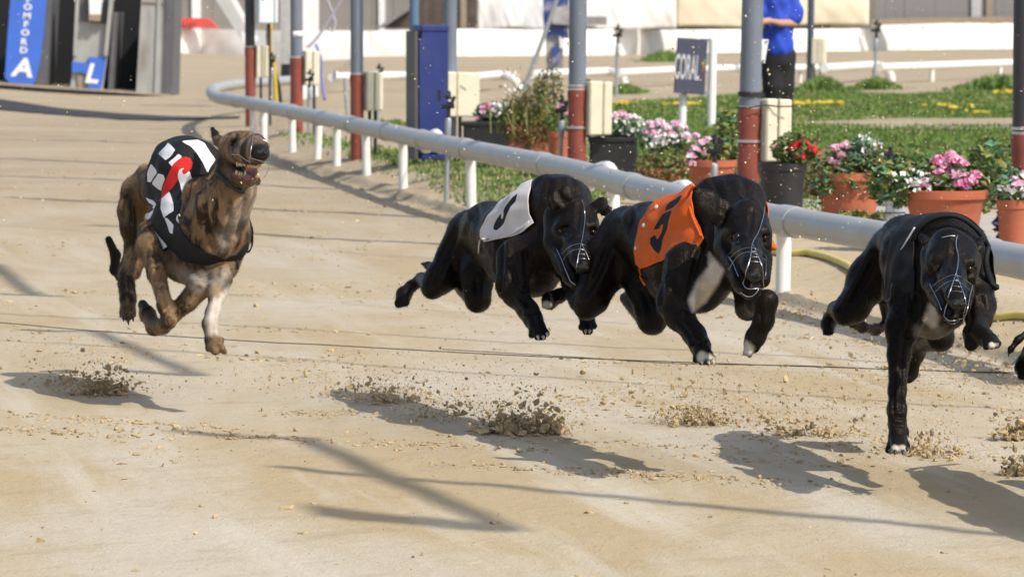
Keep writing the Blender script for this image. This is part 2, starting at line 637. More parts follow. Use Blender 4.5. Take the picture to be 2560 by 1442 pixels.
# paved path behind the pots and the strip of path crossing the lawn
M_PATH = mk("path_paving", (.40, .36, .30), .9, .12, 8, bump=.3, bscale=50)
def strip_path(name, ctr, w):
    c = catmull(np.array(ctr), 10); V, Fc = [], []
    for i, p in enumerate(c):
        t = c[min(i + 1, len(c) - 1)] - c[max(i - 1, 0)]; nn = np.array([-t[1], t[0], 0]); nn /= np.linalg.norm(nn)
        for s in (-1, 1):
            q = p + nn * w / 2 * s; V.append((q[0], q[1], float(gz(q[0], q[1])) + .012))
    Fc = [[2 * i, 2 * i + 1, 2 * i + 3, 2 * i + 2] for i in range(len(c) - 1)]
    return tag(mesh_obj(name, V, Fc, M_PATH), kind="structure")
strip_path("path", [G(3300, 318, IZ), G(2900, 319, IZ), (G(2560, 320, IZ)), G(2330, 319, IZ), G(2200, 317, IZ)], .9)
strip_path("path", [(xr(9) + 1.5, 9, 0), (xr(12) + 1.5, 12, 0), (xr(14) + 1.5, 14, 0), (xr(16) + 1.5, 16, 0), (xr(18) + 1.55, 18, 0), (xr(19) + 1.5, 19, 0)], .9)

# tapering dark strip on the track in front of the starting traps
V, Fc = [], []
top = [(-160, 248), (0, 258), (150, 272), (300, 284), (430, 292), (520, 297), (600, 301)]
bot = [(-160, 266), (0, 277), (150, 288), (300, 299), (430, 301), (520, 301), (600, 304)]
for (a, b) in zip(top, bot):
    for q in (a, b):
        g = G(*q, 0); V.append((g[0], g[1], float(gz(g[0], g[1])) + .012))
for i in range(len(top) - 1): Fc.append([2 * i, 2 * i + 1, 2 * i + 3, 2 * i + 2])
tag(mesh_obj("drain_strip", V, Fc, mk("rubber", (.03, .028, .026), .8, .3, 12)), kind="structure")

# ------------------------------------------------------------------ loose sand
ICO_V, ICO_F = [], []
_p = (1 + 5 ** .5) / 2
ICO_V = np.array([(-1, _p, 0), (1, _p, 0), (-1, -_p, 0), (1, -_p, 0), (0, -1, _p), (0, 1, _p), (0, -1, -_p), (0, 1, -_p), (_p, 0, -1), (_p, 0, 1), (-_p, 0, -1), (-_p, 0, 1)]) / 1.9
ICO_F = np.array([(0, 11, 5), (0, 5, 1), (0, 1, 7), (0, 7, 10), (0, 10, 11), (1, 5, 9), (5, 11, 4), (11, 10, 2), (10, 7, 6), (7, 1, 8), (3, 9, 4), (3, 4, 2), (3, 2, 6), (3, 6, 8), (3, 8, 9), (4, 9, 5), (2, 4, 11), (6, 2, 10), (8, 6, 7), (9, 8, 1)])
M_CLOD = mk("loose_sand", (.44, .335, .195), .95, .28, 30, bump=.6, bscale=160, spec=.1)
M_CLODW = mk("wet_sand", (.34, .26, .15), .95, .3, 30, bump=.6, bscale=160, spec=.1)


def lumps(name, C, R, mat, squash=1.0, rough=.35, seed=1):
    rough = min(.75, rough * 1.45)
    r = np.random.default_rng(seed)
    n = len(C)
    B = ICO_V[None] * (1 + rough * (r.random((n, 12, 1)) * 2 - 1))
    B = B * (R[:, None, None] * (1 + .7 * (r.random((n, 1, 3)) * 2 - 1)))
    a = r.random(n) * 6.28
    ca, sa = np.cos(a)[:, None], np.sin(a)[:, None]
    X, Y, Z = B[..., 0] * ca - B[..., 1] * sa, B[..., 0] * sa + B[..., 1] * ca, B[..., 2] * squash
    V = np.stack([X, Y, Z], -1) + np.asarray(C)[:, None, :]
    Fc = (ICO_F[None] + 12 * np.arange(n)[:, None, None]).reshape(-1, 3)
    return tag(mesh_obj(name, V.reshape(-1, 3), Fc, mat, smooth=False), kind="stuff")


def ground_scatter(n, seed):
    r = np.random.default_rng(seed)
    Y = 5.8 * (30 / 5.8) ** r.random(n * 4)
    X = (r.random(n * 4) * 1.25 - .70) * Y * .29
    o = X - xr(Y)
    dens = .03 + 1.1 * sstep(.50, .68, fbm(X * 1.3 + 7, Y * .9, 21)) * sstep(7.2, 8.6, Y) + .9 * np.exp(-((o + .22) / .28) ** 2) * (Y < 24)
    dens *= (o < -.02)
    k = r.random(n * 4) < dens
    return X[k][:n], Y[k][:n], o[k][:n]


X, Y, o = ground_scatter(15000, 11)
R = .0016 + .0085 * np.random.default_rng(5).random(len(X)) ** 7 + .006 * np.exp(-((o + .16) / .13) ** 2) * np.random.default_rng(6).random(len(X)) ** 2
lumps("scattered_sand", np.stack([X, Y, gz(X, Y) + R * .15], -1), R, M_CLOD, .55, .4, 3)
# ------------------------------------------------------------------ running rails
M_PVC = mk("grey_pvc_pipe", (.36, .355, .345), .38, .06, 6, dirt=(.36, .30, .20), dscale=5, damt=.55, bump=.05, bscale=40)
M_PVCW = mk("white_pvc", (.78, .77, .73), .45, .05, 10, dirt=(.55, .48, .36), dscale=9, damt=.4)
M_GASKET = mk("pipe_joint_grime", (.10, .085, .06), .8, .3, 40)

rail = thing("running_rail", "long grey plastic pipe rail on white bent posts curving along the track edge", "running rail", (RAIL[4][0], RAIL[4][1], 0))
axis = [G(x, y, rail_z(x)) for x, y in RAIL_PX]
loop = [G(578, 250, .36), G(545, 243, .36), G(530, 233, .36), G(536, 223, .36), G(570, 214, .36), G(620, 208, .36), G(680, 204, .36), G(735, 200, .36)]
path = catmull(np.array(axis + loop), 10)
seg = np.linalg.norm(np.diff(path, axis=0), axis=1); cum = np.concatenate([[0], np.cumsum(seg)])
def at_len(s):
    return np.array([np.interp(s, cum, path[:, i]) for i in range(3)])
RR = .054
joint_px = [2900, 2480, 1988, 1588, 1365, 1170, 1060, 970, 880, 800, 735, 690, 640]
pp = proj(path)[0][:len(axis) * 10 - 9]
cuts = [0.0] + [float(np.interp(-x, -pp, cum[:len(pp)])) for x in joint_px if x < pp[0]] + [cum[len(axis) * 10 - 5], cum[-30], cum[-1]]
cuts = sorted(set(cuts))
for a, b in zip(cuts[:-1], cuts[1:]):
    k = max(4, int((b - a) / .12))
    q = np.array([at_len(t) for t in np.linspace(a + .002, b - .002, k)])
    auto_smooth(MB().tube(q, RR, 20).build("pipe", M_PVC, rail))
    if b < cum[-1] - .1:
        L = .15
        q = np.array([at_len(t) for t in np.linspace(b - .02, b + L, 5)])
        auto_smooth(MB().tube(q, [RR + .004, RR + .0055, RR + .0055, RR + .0055, RR + .004], 20).build("coupling", M_PVC, rail))
        q = np.array([at_len(t) for t in np.linspace(b + L - .002, b + L + .008, 3)])
        MB().tube(q, RR + .002, 20).build("joint_gasket", M_GASKET, rail, True)
# white posts
pxs = proj(path[:len(pp)])[0]
for bx in [2575, 1945, 1525, 1180, 1000, 905, 838, 784, 727, 655, 628]:
    i = int(np.argmin(np.abs(pxs - bx)))
    c = path[i]
    t = path[min(i + 1, len(path) - 1)] - path[max(i - 1, 0)]; t /= np.linalg.norm(t)
    side = np.array([-t[1], t[0], 0]); side = side if side[0] > 0 else -side
    b0 = np.array([c[0] + side[0] * .02, c[1] + side[1] * .02, 0]); b0[2] = float(gz(b0[0], b0[1])) - .03
    lean = np.array([rng.normal(0, .008), 0, 0])
    pts = [b0, [b0[0], b0[1], b0[2] + .1] + lean * .5, [b0[0], b0[1], c[2] - .07] + lean, [c[0], c[1], c[2] - .02] + lean]
    auto_smooth(MB().tube(catmull(pts, 4), .028, 14).build("post", M_PVCW, rail), 50)
# bent tops of the posts curling over behind the pipe
for (hx, bx) in [(1655, 1525), (1462, 1290), (1040, 905)]:
    i0 = int(np.argmin(np.abs(pxs - bx))); i1 = int(np.argmin(np.abs(pxs - hx)))
    t = path[i1] - path[i0]; t /= np.linalg.norm(t)
    side = np.array([-t[1], t[0], 0]); side = side if side[0] > 0 else -side
    a0 = path[i1] - t * .30 + side * .085; a1 = path[i1] + side * .09
    z = path[i1][2]
    pts = catmull([[a0[0], a0[1], z - .07], a0 * [1, 1, 0] + np.array([0, 0, z - .01]) + t * .08, a1 * [1, 1, 0] + np.array([0, 0, z + .022]), a1 * [1, 1, 0] + np.array([0, 0, z + .018]) + t * .12, a1 * [1, 1, 0] + np.array([0, 0, z - .05]) + t * .26], 6)
    auto_smooth(MB().tube(pts, .034, 14).build("bent_post_top", M_PVCW, rail), 50)

# far rails across the bend
def far_rail(label, pts, z, r, mat, feet, hook=None):
    q = np.array([G(x, y, z) for x, y in pts])
    t = thing("far_rail", label, "running rail", (q[0][0], q[0][1], 0), "rails on the far side of the bend")
    auto_smooth(MB().tube(catmull(q, 6), r, 14).build("pipe", mat, t), 50)
    if hook:
        h = [q[-1 if hook[0] == 'end' else 0]] + [P(x, y, q[-1 if hook[0] == 'end' else 0][1] - .3) for x, y in hook[1]]
        auto_smooth(MB().tube(catmull(h, 6), r, 14).build("bent_end", mat, t), 50)
    for (x, y) in feet:
        g = P(x, y, np.interp(x, [p[0] for p in pts], q[:, 1]) + .02)
        auto_smooth(MB().tube([[g[0], g[1], -.02], [g[0], g[1], g[2]]], r * .6, 10).build("post", mat, t), 50)
far_rail("white far rail behind the blue cabinet ending in a bent-down hook", [(830, 193), (900, 190), (1010, 189), (1110, 190), (1180, 192), (1250, 186)], .32, .055, M_PVCW, [(900, 193), (1060, 193)], ('end', [(1275, 192), (1292, 207), (1300, 226)]))
far_rail("white far rail running behind the pole and curling down near the grey tube", [(1330, 186), (1400, 182), (1470, 180), (1520, 178)], .32, .058, M_PVCW, [(1400, 186)], ('end', [(1545, 184), (1558, 198), (1563, 216)]))
far_rail("white far rail passing behind the sign and the person in blue", [(1545, 182), (1660, 176), (1760, 172), (1850, 170), (1960, 170), (2080, 168)], .34, .055, M_PVCW, [(1700, 178), (2000, 174)])
far_rail("white far rail with a bent hook end standing in the grass mound", [(2060, 170), (2130, 166), (2190, 162)], .36, .065, M_PVCW, [(2186, 170)], ('end', [(2212, 170), (2226, 188), (2230, 212)]))
far_rail("greyish far rail running out of the frame at the right", [(2200, 168), (2320, 164), (2440, 160), (2560, 156), (2760, 150)], .36, .060, M_PVCW, [(2330, 168), (2500, 162)])
# ------------------------------------------------------------------ poles, boxes, cabinet
M_POLE = mk("grey_painted_steel", (.150, .178, .220), .5, .08, 10, dirt=(.14, .055, .03), dscale=7, damt=.35, stretch=(1, 1, .4), spec=.4)
M_POLED = mk("dark_painted_steel", (.035, .035, .042), .5, .15, 10, dirt=(.10, .04, .025), dscale=7, damt=.4)
M_REDP = mk("red_oxide_pipe", (.235, .060, .040), .55, .12, 9, dirt=(.11, .035, .03), dscale=6, damt=.6, spec=.35)
M_BOX = mk("cream_plastic", (.66, .615, .46), .5, .04, 8, dirt=(.42, .36, .24), dscale=12, damt=.25)
M_BOXG = mk("grey_plastic", (.62, .67, .68), .5, .04, 8)
M_TIE = mk("black_strap", (.015, .015, .016), .5, .2, 40)
M_WIREG = mk("zinc_wire", (.55, .55, .54), .4, .1, 40, metal=.8)
M_BLUECAB = mk("blue_painted_metal", (.020, .034, .155), .45, .07, 6, dirt=(.06, .07, .14), dscale=5, damt=.4, spec=.4)
M_CABSIDE = mk("grey_cabinet_side", (.075, .075, .08), .55, .15, 5)
M_DARK = mk("black_plastic", (.014, .014, .015), .42, .25, 40)
M_METAL = mk("galvanised_tube", (.34, .36, .38), .42, .12, 25, metal=.35)
M_WHITEP = mk("white_gloss_paint", (.80, .80, .79), .4, .03, 10, dirt=(.5, .45, .36), dscale=8, damt=.3)
M_RUST = mk("rusty_pipe", (.25, .055, .03), .7, .2, 20)


def foot(px, py, z=IZ):
    g = G(px, py, z)
    return np.array([g[0], g[1], float(gz(g[0], g[1]))]), F / g[1]


def pole(label, bx, by, w, ty, lean=.012, upper=None, H=6.0, ties=(), collar=True, lower=None, name="lamp_pole"):
    """round pole: base pixel (bx,by), width w px, red lower pipe up to pixel row ty"""
    b, S = foot(bx, by)
    r = w / S / 2
    t = thing(name, label, "pole", b, "poles along the infield edge")
    zt = P(bx, ty, b[1])[2]
    def ax(z): return np.array([b[0] + lean * (z - b[2]), b[1], z])
    if collar:
        prof = [(r * 1.05, b[2] - .05), (r * 1.05, zt - r * 3.2), (r * 1.0, zt - r * 2.4), (r * 1.1, zt - r * 1.4), (r * 1.13, zt - r * .5), (r * 1.09, zt)]
        mb = MB(); mb.tube([ax(z) for _, z in prof], [q for q, _ in prof], 22)
        auto_smooth(mb.build("lower_pipe", lower or M_REDP, t), 35)
        auto_smooth(MB().tube([ax(zt - .002), ax(zt + .012)], r * 1.06, 22).build("clamp_ring", M_WIREG, t), 35)
        z0 = zt + .0125
    else:
        z0 = b[2] - .05
    auto_smooth(MB().tube([ax(z0), ax(b[2] + H)], r, 22).build("upper_pipe", upper or M_POLE, t), 35)
    for (py, m) in ties:
        z = P(bx, py, b[1])[2]
        auto_smooth(MB().tube([ax(z - .006), ax(z + .006)], r * 1.16, 20).build("strap", m, t), 35)
    return t, b, S, r


def ubox(label, x0, y0, x1, y1, Y, depth=.14, yaw=-12, mat=None, seam=.5, legs=(), name="utility_box"):
    """box whose front fills pixel rectangle at distance Y"""
    S = F / Y
    c = P((x0 + x1) / 2, (y0 + y1) / 2, Y)
    w, h = (x1 - x0) / S / math.cos(math.radians(abs(yaw))) * .93, (y1 - y0) / S
    R = np.array(Euler((0, math.radians(1), math.radians(yaw))).to_matrix())
    t = thing(name, label, "utility box", (c[0], c[1], c[2] - h / 2), "utility boxes beside the poles")
    m = mat or M_BOX
    off = R @ np.array([0, depth / 2, 0])
    auto_smooth(MB().box(c + off + R @ np.array([-w * (1 - seam) / 2 - .0015, 0, 0]), (w * seam - .003, depth, h), R, 0, .008).build("back_shell", m, t), 30)
    auto_smooth(MB().box(c + off + R @ np.array([w * seam / 2 + .0015, 0, 0]), (w * (1 - seam) - .003, depth * .97, h * .985), R, 0, .008).build("lid", m, t), 30)
    MB().box(c + off, (.004, depth * .9, h * .96), R).build("lid_seam", M_DARK, t)
    for (lx, ly) in legs:
        g = P(lx, ly, Y + depth / 2)
        auto_smooth(MB().tube([g, [g[0], g[1], float(gz(g[0], g[1])) - .02]], .012, 8).build("conduit", M_DARK, t), 40)
    return t, c, S


T_, b_, S_, r_ = pole("grey pole with a red base behind the orange-jacketed dog, cream box at its side", 1868, 520, 54, 270, .022, ties=[(232, M_TIE), (238, M_TIE), (352, M_WIREG)])
Ya = b_[1]
t, c, S = ubox("tall cream box on the pole behind the orange-jacketed dog", 1913, 247, 1984, 404, Ya - .05, .16, 22, seam=.46)
MB().tube([P(1840, 268, Ya - .06), P(1872, 269, Ya - .10), P(1912, 262, Ya - .075), P(1950, 266, Ya - .085), P(1985, 265, Ya - .075)], .004, 6).build("strap", M_TIE, t, True)
MB().box(P(1905, 325, Ya + .03), (.03, .05, .36)).build("mounting_rail", M_DARK, t)
T_, b_, S_, r_ = pole("grey pole with a red base in the middle, between a cream box and a sprinkler", 1441, 445, 44, 216, .008, ties=[(222, M_WIREG), (318, M_WIREG)])
t, c, S = ubox("cream box on the middle pole, seam down its right third", 1472, 203, 1534, 338, b_[1] - .05, .16, 20, seam=.6)
MB().box(P(1469, 270, b_[1] + .02), (.03, .05, .34)).build("mounting_rail", M_DARK, t)
T_, b_, S_, r_ = pole("grey rust-stained pole between the blue cabinet and the large cream box", 1124, 392, 34, 240, .006, collar=False)
t, c, S = ubox("large square cream box beside the blue cabinet, a small label on its front", 1116, 180, 1203, 292, b_[1] - .25, .24, 24, seam=.3, legs=[(1150, 290), (1195, 290)])
MB().box(P(1180, 188, b_[1] - .30), (.06, .004, .012)).build("label_plate", M_WHITEP, t)
T_, b_, S_, r_ = pole("grey pole with an orange-red base left of the half-shaded box", 893, 385, 32, 186, .0)
t, c, S = ubox("cream box with a diagonal shadow beside the orange-red pole base", 917, 180, 960, 277, b_[1] - .05, .16, 16, seam=.45, legs=[(924, 276), (938, 276)])
T_, b_, S_, r_ = pole("grey pole with a white band and a dull red base", 742, 332, 30, 144, .0, ties=[])
MB().tube([P(743, 92, b_[1]), P(743, 78, b_[1])], r_ * 1.08, 20).build("white_band", M_WHITEP, T_, True)
t, c, S = ubox("pale cream box beside the pole with the white band", 763, 127, 801, 213, b_[1] - .05, .16, 16, seam=.5, legs=[(772, 212), (785, 212)])
T_, b_, S_, r_ = pole("black-topped pole with a maroon base left of the grey box", 627, 296, 25, 118, -.004, upper=M_POLED)
t, c, S = ubox("small cream box on the black-topped pole, below the pale grey box", 641, 114, 677, 194, b_[1] - .05, .16, 14, seam=.6, legs=[(652, 193)])
t, c, S = ubox("pale grey box cut off by the top of the frame", 646, -40, 697, 58, b_[1] - .2, .16, 14, mat=M_BOXG, seam=.8, legs=[(674, 56)])
T_, b_, S_, r_ = pole("black pole with a dark red base cut off by the right edge of the frame", 2556, 612, 56, 335, .0, upper=M_POLED, ties=[(320, M_WIREG), (470, M_WIREG)])
T_, b_, S_, r_ = pole("slim blue-grey pole rising behind the blue cabinet", 1036, 330, 24, 200, .0, collar=False, upper=mk("blue_grey_steel", (.09, .15, .25), .5, .1, 10))
T_, b_, S_, r_ = pole("thin dark far pole on the grass mound right of the person", 2024, 210, 17, 100, .012, collar=False, upper=mk("slate_steel", (.05, .07, .09), .5, .1, 10))
t, c, S = ubox("small distant cream box by the thin dark far pole", 2028, 95, 2062, 160, b_[1] - .1, .2, -14, seam=.4, legs=[(2036, 158), (2050, 158)])

# blue cabinet
Y = G(1068, 410, IZ)[1]; S = F / Y
c = P(1068, 238, Y); t = thing("cabinet", "tall dark blue metal cabinet with a grey side standing by the rail", "cabinet", (c[0], c[1], IZ))
R = np.array(Euler((0, 0, math.radians(17))).to_matrix())
w = 88 / S
MB().box(c + np.array([.02, w / 2, 0]), (w * .80, w * .9, 320 / S), R, 0, .006).build("body", M_BLUECAB, t)
MB().box(c + R @ np.array([-w * .41, w * .47, 0]) + np.array([.02, 0, 0]), (.02, w * .95, 320 / S), R).build("side_panel", M_CABSIDE, t)
MB().box(c + np.array([.02, w / 2, 166 / S]), (w * .84, w * .96, 18 / S), R, 0, .01).build("lid", M_BLUECAB, t)
MB().box(c + R @ np.array([0, -.014 + w * .05, 0]) + np.array([.02, 0, .0]), (w * .66, .008, 285 / S), R, 0, .002).build("door", M_BLUECAB, t)
MB().box(c + R @ np.array([w * .26, w * .03, -.0]) + np.array([.02, 0, 0]), (.02, .03, .07), R).build("handle", M_DARK, t)


# sprinklers on risers
def sprinkler(label, px, y0, by, z=IZ, ly=None, k=1.0):
    b, S = foot(px, by, z)
    t = thing("sprinkler", label, "sprinkler", b, "sprinklers on risers")
    Y = b[1]
    zt = P(px, y0, Y)[2]
    lean = .03
    h = zt - b[2]
    top = b + np.array([lean * h, 0, h])
    d = (top - b) / h
    auto_smooth(MB().tube([b - d * .03, b + d * (h - .20 * k)], .0125 * k, 12).build("riser", M_METAL, t), 40)
    auto_smooth(MB().tube([b + d * (h - .25 * k), b + d * (h - .24 * k), b + d * (h - .16 * k), b + d * (h - .15 * k)], [.013 * k, .018 * k, .018 * k, .013 * k], 12).build("coupler", M_METAL, t), 40)
    mb = MB()
    mb.tube([b + d * (h - .15 * k), b + d * (h - .06 * k)], [.013 * k, .010 * k], 10)
    mb.tube([b + d * (h - .085 * k) + np.array([-.045 * k, 0, -.004]), b + d * (h - .085 * k) + np.array([.03 * k, -.01, 0])], [.011 * k, .015 * k], 10)
    mb.tube([b + d * (h - .05 * k), b + d * h], [.017 * k, .008 * k], 10)
    mb.box(b + d * (h - .055 * k) + np.array([.022 * k, -.006, 0]), (.02 * k, .014 * k, .05 * k), np.array(Euler((0, .4, 0)).to_matrix()))
    mb.box(b + d * (h - .03 * k) + np.array([-.015 * k, -.008, 0]), (.03 * k, .01 * k, .012 * k), np.array(Euler((0, -.5, 0)).to_matrix()))
    auto_smooth(mb.build("sprinkler_head", M_DARK, t), 40)
    return t, b
t, b = sprinkler("large black-headed sprinkler on a grey riser left of the big terracotta pot", 2218, 366, 598)
auto_smooth(MB().tube([b + np.array([.045, .03, -.02]), b + np.array([.047, .03, .17])], .026, 14).build("support_stub", M_WHITEP, t), 40)
MB().tube([b + np.array([-.02, -.016, .115]), b + np.array([.03, -.018, .115]), b + np.array([.075, 0, .115])], .003, 6).build("tie", M_TIE, t, True)
sprinkler("sprinkler in front of the pink-flowered pot between the sign and the red-based pole", 1783, 335, 505)
sprinkler("sprinkler just left of the middle pole", 1400, 238, 440)
sprinkler("sprinkler standing in front of the large cream box", 1115, 226, 470)
sprinkler("small dark sprinkler in front of the pale cream box", 771, 172, 335)
sprinkler("sprinkler head rising behind the half-shaded cream box", 944, 158, 330)
sprinkler("tall thin distant sprinkler in front of the white tarpaulin", 1540, 60, 240, k=1.6)
sprinkler("tall thin distant sprinkler near the bent white rail end", 2186, 48, 215, k=1.8)
sprinkler("sprinkler on the black pipe next to the small cream box", 676, 130, 290)

# horn lamp on a stick
b, S = foot(872, 335); t = thing("horn_lamp", "small cone lamp on a tilted grey stick left of the orange-red pole base", "lamp", b)
tp = P(862, 195, b[1])
auto_smooth(MB().tube([b, tp], .014, 10).build("stick", M_METAL, t), 40)
auto_smooth(MB().lathe(P(858, 192, b[1]), [(.012, 0), (.022, .03), (.045, .075), (.047, .08), (.04, .075)], 16, axis=(-1, -.5, .15)).build("cone", M_WHITEP, t), 40)

# sign board with white posts
Yb = G(1698, 320, IZ)[1]; S = F / Yb
M_NAVY = mk("navy_board", (.050, .050, .088), .5, .06, 20, dirt=(.09, .09, .12), dscale=10, damt=.3)
c = P(1727, 165, Yb - .05); t = thing("sign_board", "navy sign board with tall narrow grey letters on two white posts in the lawn", "sign", (c[0], c[1], IZ))
R = np.array(Euler((0, math.radians(4), math.radians(20))).to_matrix())
bw, bh = 76 / S / math.cos(math.radians(20)), 138 / S
MB().box(c, (bw, .03, bh), R, 0, .004).build("board", M_NAVY, t)
def text_mesh(body, size, mat, parent, center, R, sx=1.0, ext=.003, name="lettering", bold=0.0, shear=0.0):
    cu = bpy.data.curves.new(name, 'FONT'); cu.body = body; cu.size = size; cu.extrude = ext; cu.align_x = 'CENTER'; cu.align_y = 'CENTER'; cu.offset = bold; cu.shear = shear
    o = bpy.data.objects.new(name, cu); COL.objects.link(o)
    dg = bpy.context.evaluated_depsgraph_get()
    me = bpy.data.meshes.new_from_object(o.evaluated_get(dg))
    bpy.data.objects.remove(o)
    V = np.array([v.co[:] for v in me.vertices])
    if len(V) == 0: return None
    mn, mx = V.min(0), V.max(0); V[:, :2] -= ((mn + mx) / 2)[:2]
    V = np.stack([V[:, 0] * sx, -V[:, 2], V[:, 1]], 1)
    V = V @ np.array(R).T + np.array(center)
    return mesh_obj(name, V, [list(p.vertices) for p in me.polygons], mat, parent, False)
M_LET = mk("grey_lettering", (.50, .50, .51), .5, .04, 20)
front = R @ np.array([0, -.017, 0])
text_mesh("CORAL", .30, M_LET, t, c + front + R @ np.array([-.04, 0, -.01]), R, sx=.235, bold=.004)
for i, (dx, dz, col) in enumerate([(.105, .03, (.65, .45, .02)), (.118, .055, (.12, .35, .08)), (.112, .0, (.6, .2, .02)), (.104, -.03, (.45, .08, .06))]):
    MB().lathe(c + front + R @ np.array([dx, 0, dz]), [(.010, -.004), (.010, .0)], 10, axis=tuple(R @ np.array([0, 1, 0]))).build("emblem_leaf", mk("emblem", col, .5), t)
for (x, y0, y1, o) in [(1704, 215, 330, .03), (1778, 95, 338, -.06)]:
    g = P(x, y1, Yb + .04); tp = P(x + 4, y0, Yb + .04)
    auto_smooth(MB().tube([[g[0], g[1], IZ - .05], tp], 10.5 / S, 14).build("post", M_WHITEP, t), 40)
for (x, y) in [(1762, 100), (1762, 232)]: MB().box(P(x, y, Yb), (.08, .03, .03)).build("bracket", M_METAL, t)

# yellow hose behind the rail
hz = [(1900, 622), (1960, 632), (2020, 636), (2060, 645), (2110, 660), (2180, 690), (2260, 715), (2380, 745), (2480, 760), (2560, 768), (2680, 790)]
q = catmull([np.array([*G(x, y, IZ)[:2], 0]) for x, y in hz], 6)
q[:, 2] = gz(q[:, 0], q[:, 1]) + .012
tag(auto_smooth(MB().tube(q, .0145, 10).build("hose", mk("yellow_hose", (.62, .50, .13), .5, .08, 20), origin=q[0]), 50), "yellow garden hose snaking over the sand behind the rail", "hose")
# cable lying across the track
for i, pts in enumerate([[(-60, 812), (60, 822), (240, 838), (660, 866), (808, 873), (1250, 898), (1700, 917), (2221, 935), (2560, 947), (2720, 952)], [(1100, 884), (1450, 905), (1700, 921), (2000, 926), (2300, 938), (2560, 943), (2720, 944)]]):
    q = catmull([np.array([*G(x, y, 0)[:2], 0]) for x, y in pts], 8); q[:, 2] = .016
    tag(MB().tube(q, .0012 if i else .0016, 6).build("cable", M_DARK, origin=q[0], smooth=True), ["long thin black cable lying across the track below the dogs", "second thinner cable strand running close to the long one at the right"][i], "cable", "cables across the track")
# ------------------------------------------------------------------ far side: barrier wall, fences, tarpaulins, traps
def prism(poly, Y, depth, name, mat, parent=None, bevel=0):
    """upright panel outlined at distance Y, `depth` metres thick"""
    f = np.array([P(x, y, Y) for x, y in poly]); b = f + np.array([0, depth, 0])
    n = len(poly); V = np.vstack([f, b])
    a = 0.0
    for i in range(n):
        a += poly[i][0] * poly[(i + 1) % n][1] - poly[(i + 1) % n][0] * poly[i][1]
    Fc = [list(range(n))[::-1], list(range(n, 2 * n))] + [[i, (i + 1) % n, n + (i + 1) % n, n + i] for i in range(n)]
    if a < 0: Fc = [q[::-1] for q in Fc]
    Fc = [q[::-1] for q in Fc] if a > 0 else Fc
    o = mesh_obj(name, V, Fc, mat, parent, False)
    import bmesh
    bm = bmesh.new(); bm.from_mesh(o.data); bmesh.ops.recalc_face_normals(bm, faces=bm.faces); bm.to_mesh(o.data); bm.free()
    return o


M_WALL = mk("white_padding", (.86, .85, .81), .6, .05, 3, dirt=(.50, .44, .30), dscale=1.6, damt=.45, bump=.25, bscale=2.5, stretch=(1, 1, .5))
M_PLANK = mk("weathered_plank", (.27, .245, .22), .85, .2, 8, stretch=(1, 1, .1), bump=.3, bscale=12)
M_PLANKB = mk("brown_plank", (.24, .19, .145), .85, .2, 8, stretch=(1, 1, .1))
M_TARP = mk("white_tarpaulin", (.84, .83, .81), .5, .06, 1.2, dirt=(.55, .50, .38), dscale=1.2, damt=.4)
M_TARPC = mk("cream_tarpaulin", (.82, .74, .56), .5, .06, 1.0, dirt=(.55, .44, .26), dscale=1.0, damt=.4)
M_SEAM = mk("dark_gap", (.16, .15, .13), .8, .2, 8)
M_TIMBER = mk("dark_timber", (.085, .065, .05), .8, .3, 6)
M_CLAD = mk("grey_cladding", (.22, .21, .205), .8, .12, 6, stretch=(1, 1, .1))
M_FRAMEB = mk("brown_frame", (.30, .235, .17), .8, .12, 6)

wall = thing("barrier_wall", "low white padded barrier wall running along the far side of the track", "wall", G(1300, 151, 0))
wx = [(380, 152, 72), (502, 150, 73), (640, 151, 76), (790, 152, 76), (925, 152, 77), (1060, 152, 73), (1190, 151, 72), (1330, 150, 74), (1480, 149, 73), (1627, 147, 72), (1740, 143, 69), (1900, 141, 69), (2105, 137, 66), (2340, 133, 59), (2480, 132, 55), (2640, 131, 52), (2900, 130, 46)]
for (x0, b0, t0), (x1, b1, t1) in zip(wx[:-1], wx[1:]):
    g0, g1 = G(x0 + .6, b0, 0), G(x1 - .6, b1, 0)
    z0, z1 = P(x0, t0, g0[1])[2], P(x1, t1, g1[1])[2]
    N_ = 10; V, Fc = [], []
    nrm = np.array([g1[1] - g0[1], -(g1[0] - g0[0]), 0]); nrm /= np.linalg.norm(nrm)
    for i in range(N_ + 1):
        t = i / N_
        g = g0 + (g1 - g0) * t; zz = z0 + (z1 - z0) * t
        for j in range(6):
            s = j / 5
            bulge = .05 * math.sin(math.pi * s) * (math.sin(math.pi * t) ** .5) + .018 * math.sin(9 * t + 6 * s + x0) * math.sin(math.pi * s)
            q = g + nrm * bulge; V.append((q[0], q[1], -.05 + (zz + .05) * s))
        q = g - nrm * .35; V.append((q[0], q[1], zz)); V.append((q[0], q[1], -.05))
    for i in range(N_):
        for j in range(7):
            a = i * 8 + j; Fc.append([a, a + 8, a + 9, a + 1])
    Fc.append([0, 1, 2, 3, 4, 5, 6, 7]); Fc.append([N_ * 8 + k for k in range(8)][::-1])
    auto_smooth(mesh_obj("panel", V, Fc, M_WALL, wall), 50)

